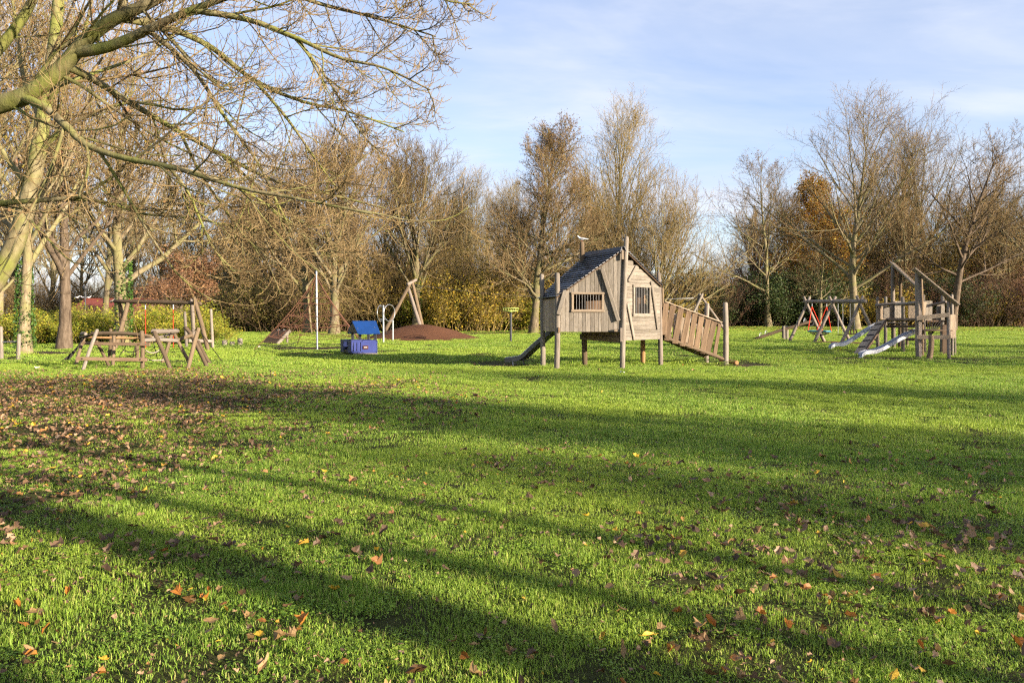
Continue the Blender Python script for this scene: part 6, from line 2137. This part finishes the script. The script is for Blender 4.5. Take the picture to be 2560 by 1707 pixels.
# spinner: dark post with lime green ring
rt = gp(*c4(2151, 690))
rot_ = thing('spinner_post', 'dark post with a lime green hand ring on top in front of the trees', 'exercise device', rt)
ztop = at(*c4(2151, 440), rt.y).z
tube('post', [rt - Vector((0, 0, 0.1)), Vector((rt.x, rt.y, ztop * 0.5)), Vector((rt.x, rt.y, ztop))], 0.062, M['steel_dark'], rot_, 12)
for zz_, rr__ in ((ztop + 0.02, 0.37), (ztop + 0.17, 0.40)):
    tube('hand_ring', [Vector((rt.x + rr__ * math.cos(a), rt.y + rr__ * math.sin(a), zz_)) for a in th], 0.02, M['lime'], rot_, 6, True)
for i in range(6):
    a = 2 * math.pi * i / 6 + 0.2
    tube('spoke', [Vector((rt.x, rt.y, ztop)), Vector((rt.x + 0.37 * math.cos(a), rt.y + 0.37 * math.sin(a), ztop + 0.02)), Vector((rt.x + 0.40 * math.cos(a), rt.y + 0.40 * math.sin(a), ztop + 0.17))], 0.016, M['lime'], rot_, 5)
tube('hub', [Vector((rt.x, rt.y, ztop - 0.05)), Vector((rt.x, rt.y, ztop + 0.08))], 0.08, M['lime'], rot_, 10)

# green litter bin
bn = gp(*c4(1865, 588))
bin_ = thing('litter_bin', 'green litter bin at the wood edge behind the mound', 'bin', bn)
hb = at(*c4(1865, 507), bn.y).z
wb = (1887 - 1843) / 3.178 / FPX * bn.y
box('body', (bn.x, bn.y, hb * 0.45), (wb * 0.92, wb * 0.8, hb * 0.88), M['green_bin'], bin_, 0.1, 0.03)
box('lid', (bn.x, bn.y, hb * 0.95), (wb, wb * 0.88, hb * 0.12), M['green_bin'], bin_, 0.1, 0.03)
box('slot', (bn.x + 0.02, bn.y - wb * 0.43, hb * 0.80), (wb * 0.55, 0.03, hb * 0.09), M['black'], bin_, 0.1)
box('sticker', (bn.x + 0.02, bn.y - wb * 0.425, hb * 0.50), (wb * 0.28, 0.012, hb * 0.12), M['white'], bin_, 0.1)

# young sapling next to it
sp_ = thing('sapling', 'thin young tree beside the green bin', 'tree', gp(*c4(1810, 600)))
gs = np.random.default_rng(4)
s0_ = np.array(WM[sp_.name].translation)
Pt = walk(gs, s0_[None], np.array([[0.02, 0, 1.0]]), np.array([6.2]), 9, 0.03, 0.02)
Rt = (0.085 * (1 - 0.8 * np.linspace(0, 1, 9)))[None]
P1_, R1_, L1_ = spawn(gs, Pt, Rt, np.array([6.2]), 16, 0.42, 0.98, 40, 8, lambda t: 0.30 * (1.2 - 0.7 * t), 5, 0.08, 0.06, (0.35, 0.5), 0.012)
P2_, R2_, L2_ = spawn(gs, P1_, R1_, L1_, 8, 0.2, 1.0, 42, 10, 0.4, 4, 0.1, 0.05, (0.5, 0.7), 0.008)
link('trunk', tubes_mesh('trunk', [(Pt, Rt, 8)]), M['bark_tan'], sp_)
link('crown', tubes_mesh('crown', [(P1_, R1_, 4), (P2_, R2_, 3)]), M['twig_red'], sp_)

# picnic table
pc = gp(*c4(2245, 588)); pc.y += 2.0
pic = thing('picnic_table', 'grey wooden picnic table left of the oval tree trunk', 'table', (X_(c4(2245, 0)[0], pc.y), pc.y, 0))
pX, pY = X_(c4(2245, 0)[0], pc.y), pc.y
for i in range(5):
    board('top_board', (pX - 0.95, pY - 0.30 + i * 0.15, 0.76), (pX + 0.95, pY - 0.30 + i * 0.15, 0.76), 0.14, 0.045, M['plank_dark'], pic)
for yy in (-0.72, -0.58, 0.58, 0.72):
    board('seat_board', (pX - 0.95, pY + yy, 0.45), (pX + 0.95, pY + yy, 0.45), 0.13, 0.045, M['plank_dark'], pic)
for sx in (-0.6, 0.6):
    for sy in (-1, 1):
        board('leg', (pX + sx, pY + sy * 0.70, -0.02), (pX + sx, pY + sy * 0.22, 0.74), 0.10, 0.05, M['pole_grey'], pic, up=(1, 0, 0))
    board('cross_bar', (pX + sx + 0.05, pY - 0.78, 0.41), (pX + sx + 0.05, pY + 0.78, 0.41), 0.10, 0.045, M['pole_grey'], pic, up=(1, 0, 0))

# scraps of paper on the lawn
for (px, py, lab) in ((647, 870, 'white scrap of paper on the grass left of the rope pyramid'), (93, 923, 'white scrap of paper at the edge of the leaf carpet'), (1556, 936, 'white scrap of paper on the lit grass below the playhouse')):
    g0 = gp(px, py)
    bm = bmesh.new()
    rr = random.Random(px)
    n = 4
    grid = [[bm.verts.new((0.11 * (i / 3 - .5), 0.09 * (j / 3 - .5), 0.05 + 0.025 * rr.uniform(-1, 1.3))) for j in range(n)] for i in range(n)]
    for i in range(n - 1):
        for j in range(n - 1):
            bm.faces.new((grid[i][j], grid[i + 1][j], grid[i + 1][j + 1], grid[i][j + 1]))
    me = bpy.data.meshes.new('paper_scrap'); bm.to_mesh(me); bm.free()
    o = link('paper_scrap', me, M['paper'], None, Matrix.Translation(g0 + Vector((0, 0, 0.01))))
    tag(o, lab, 'litter', 'paper scraps on the lawn')
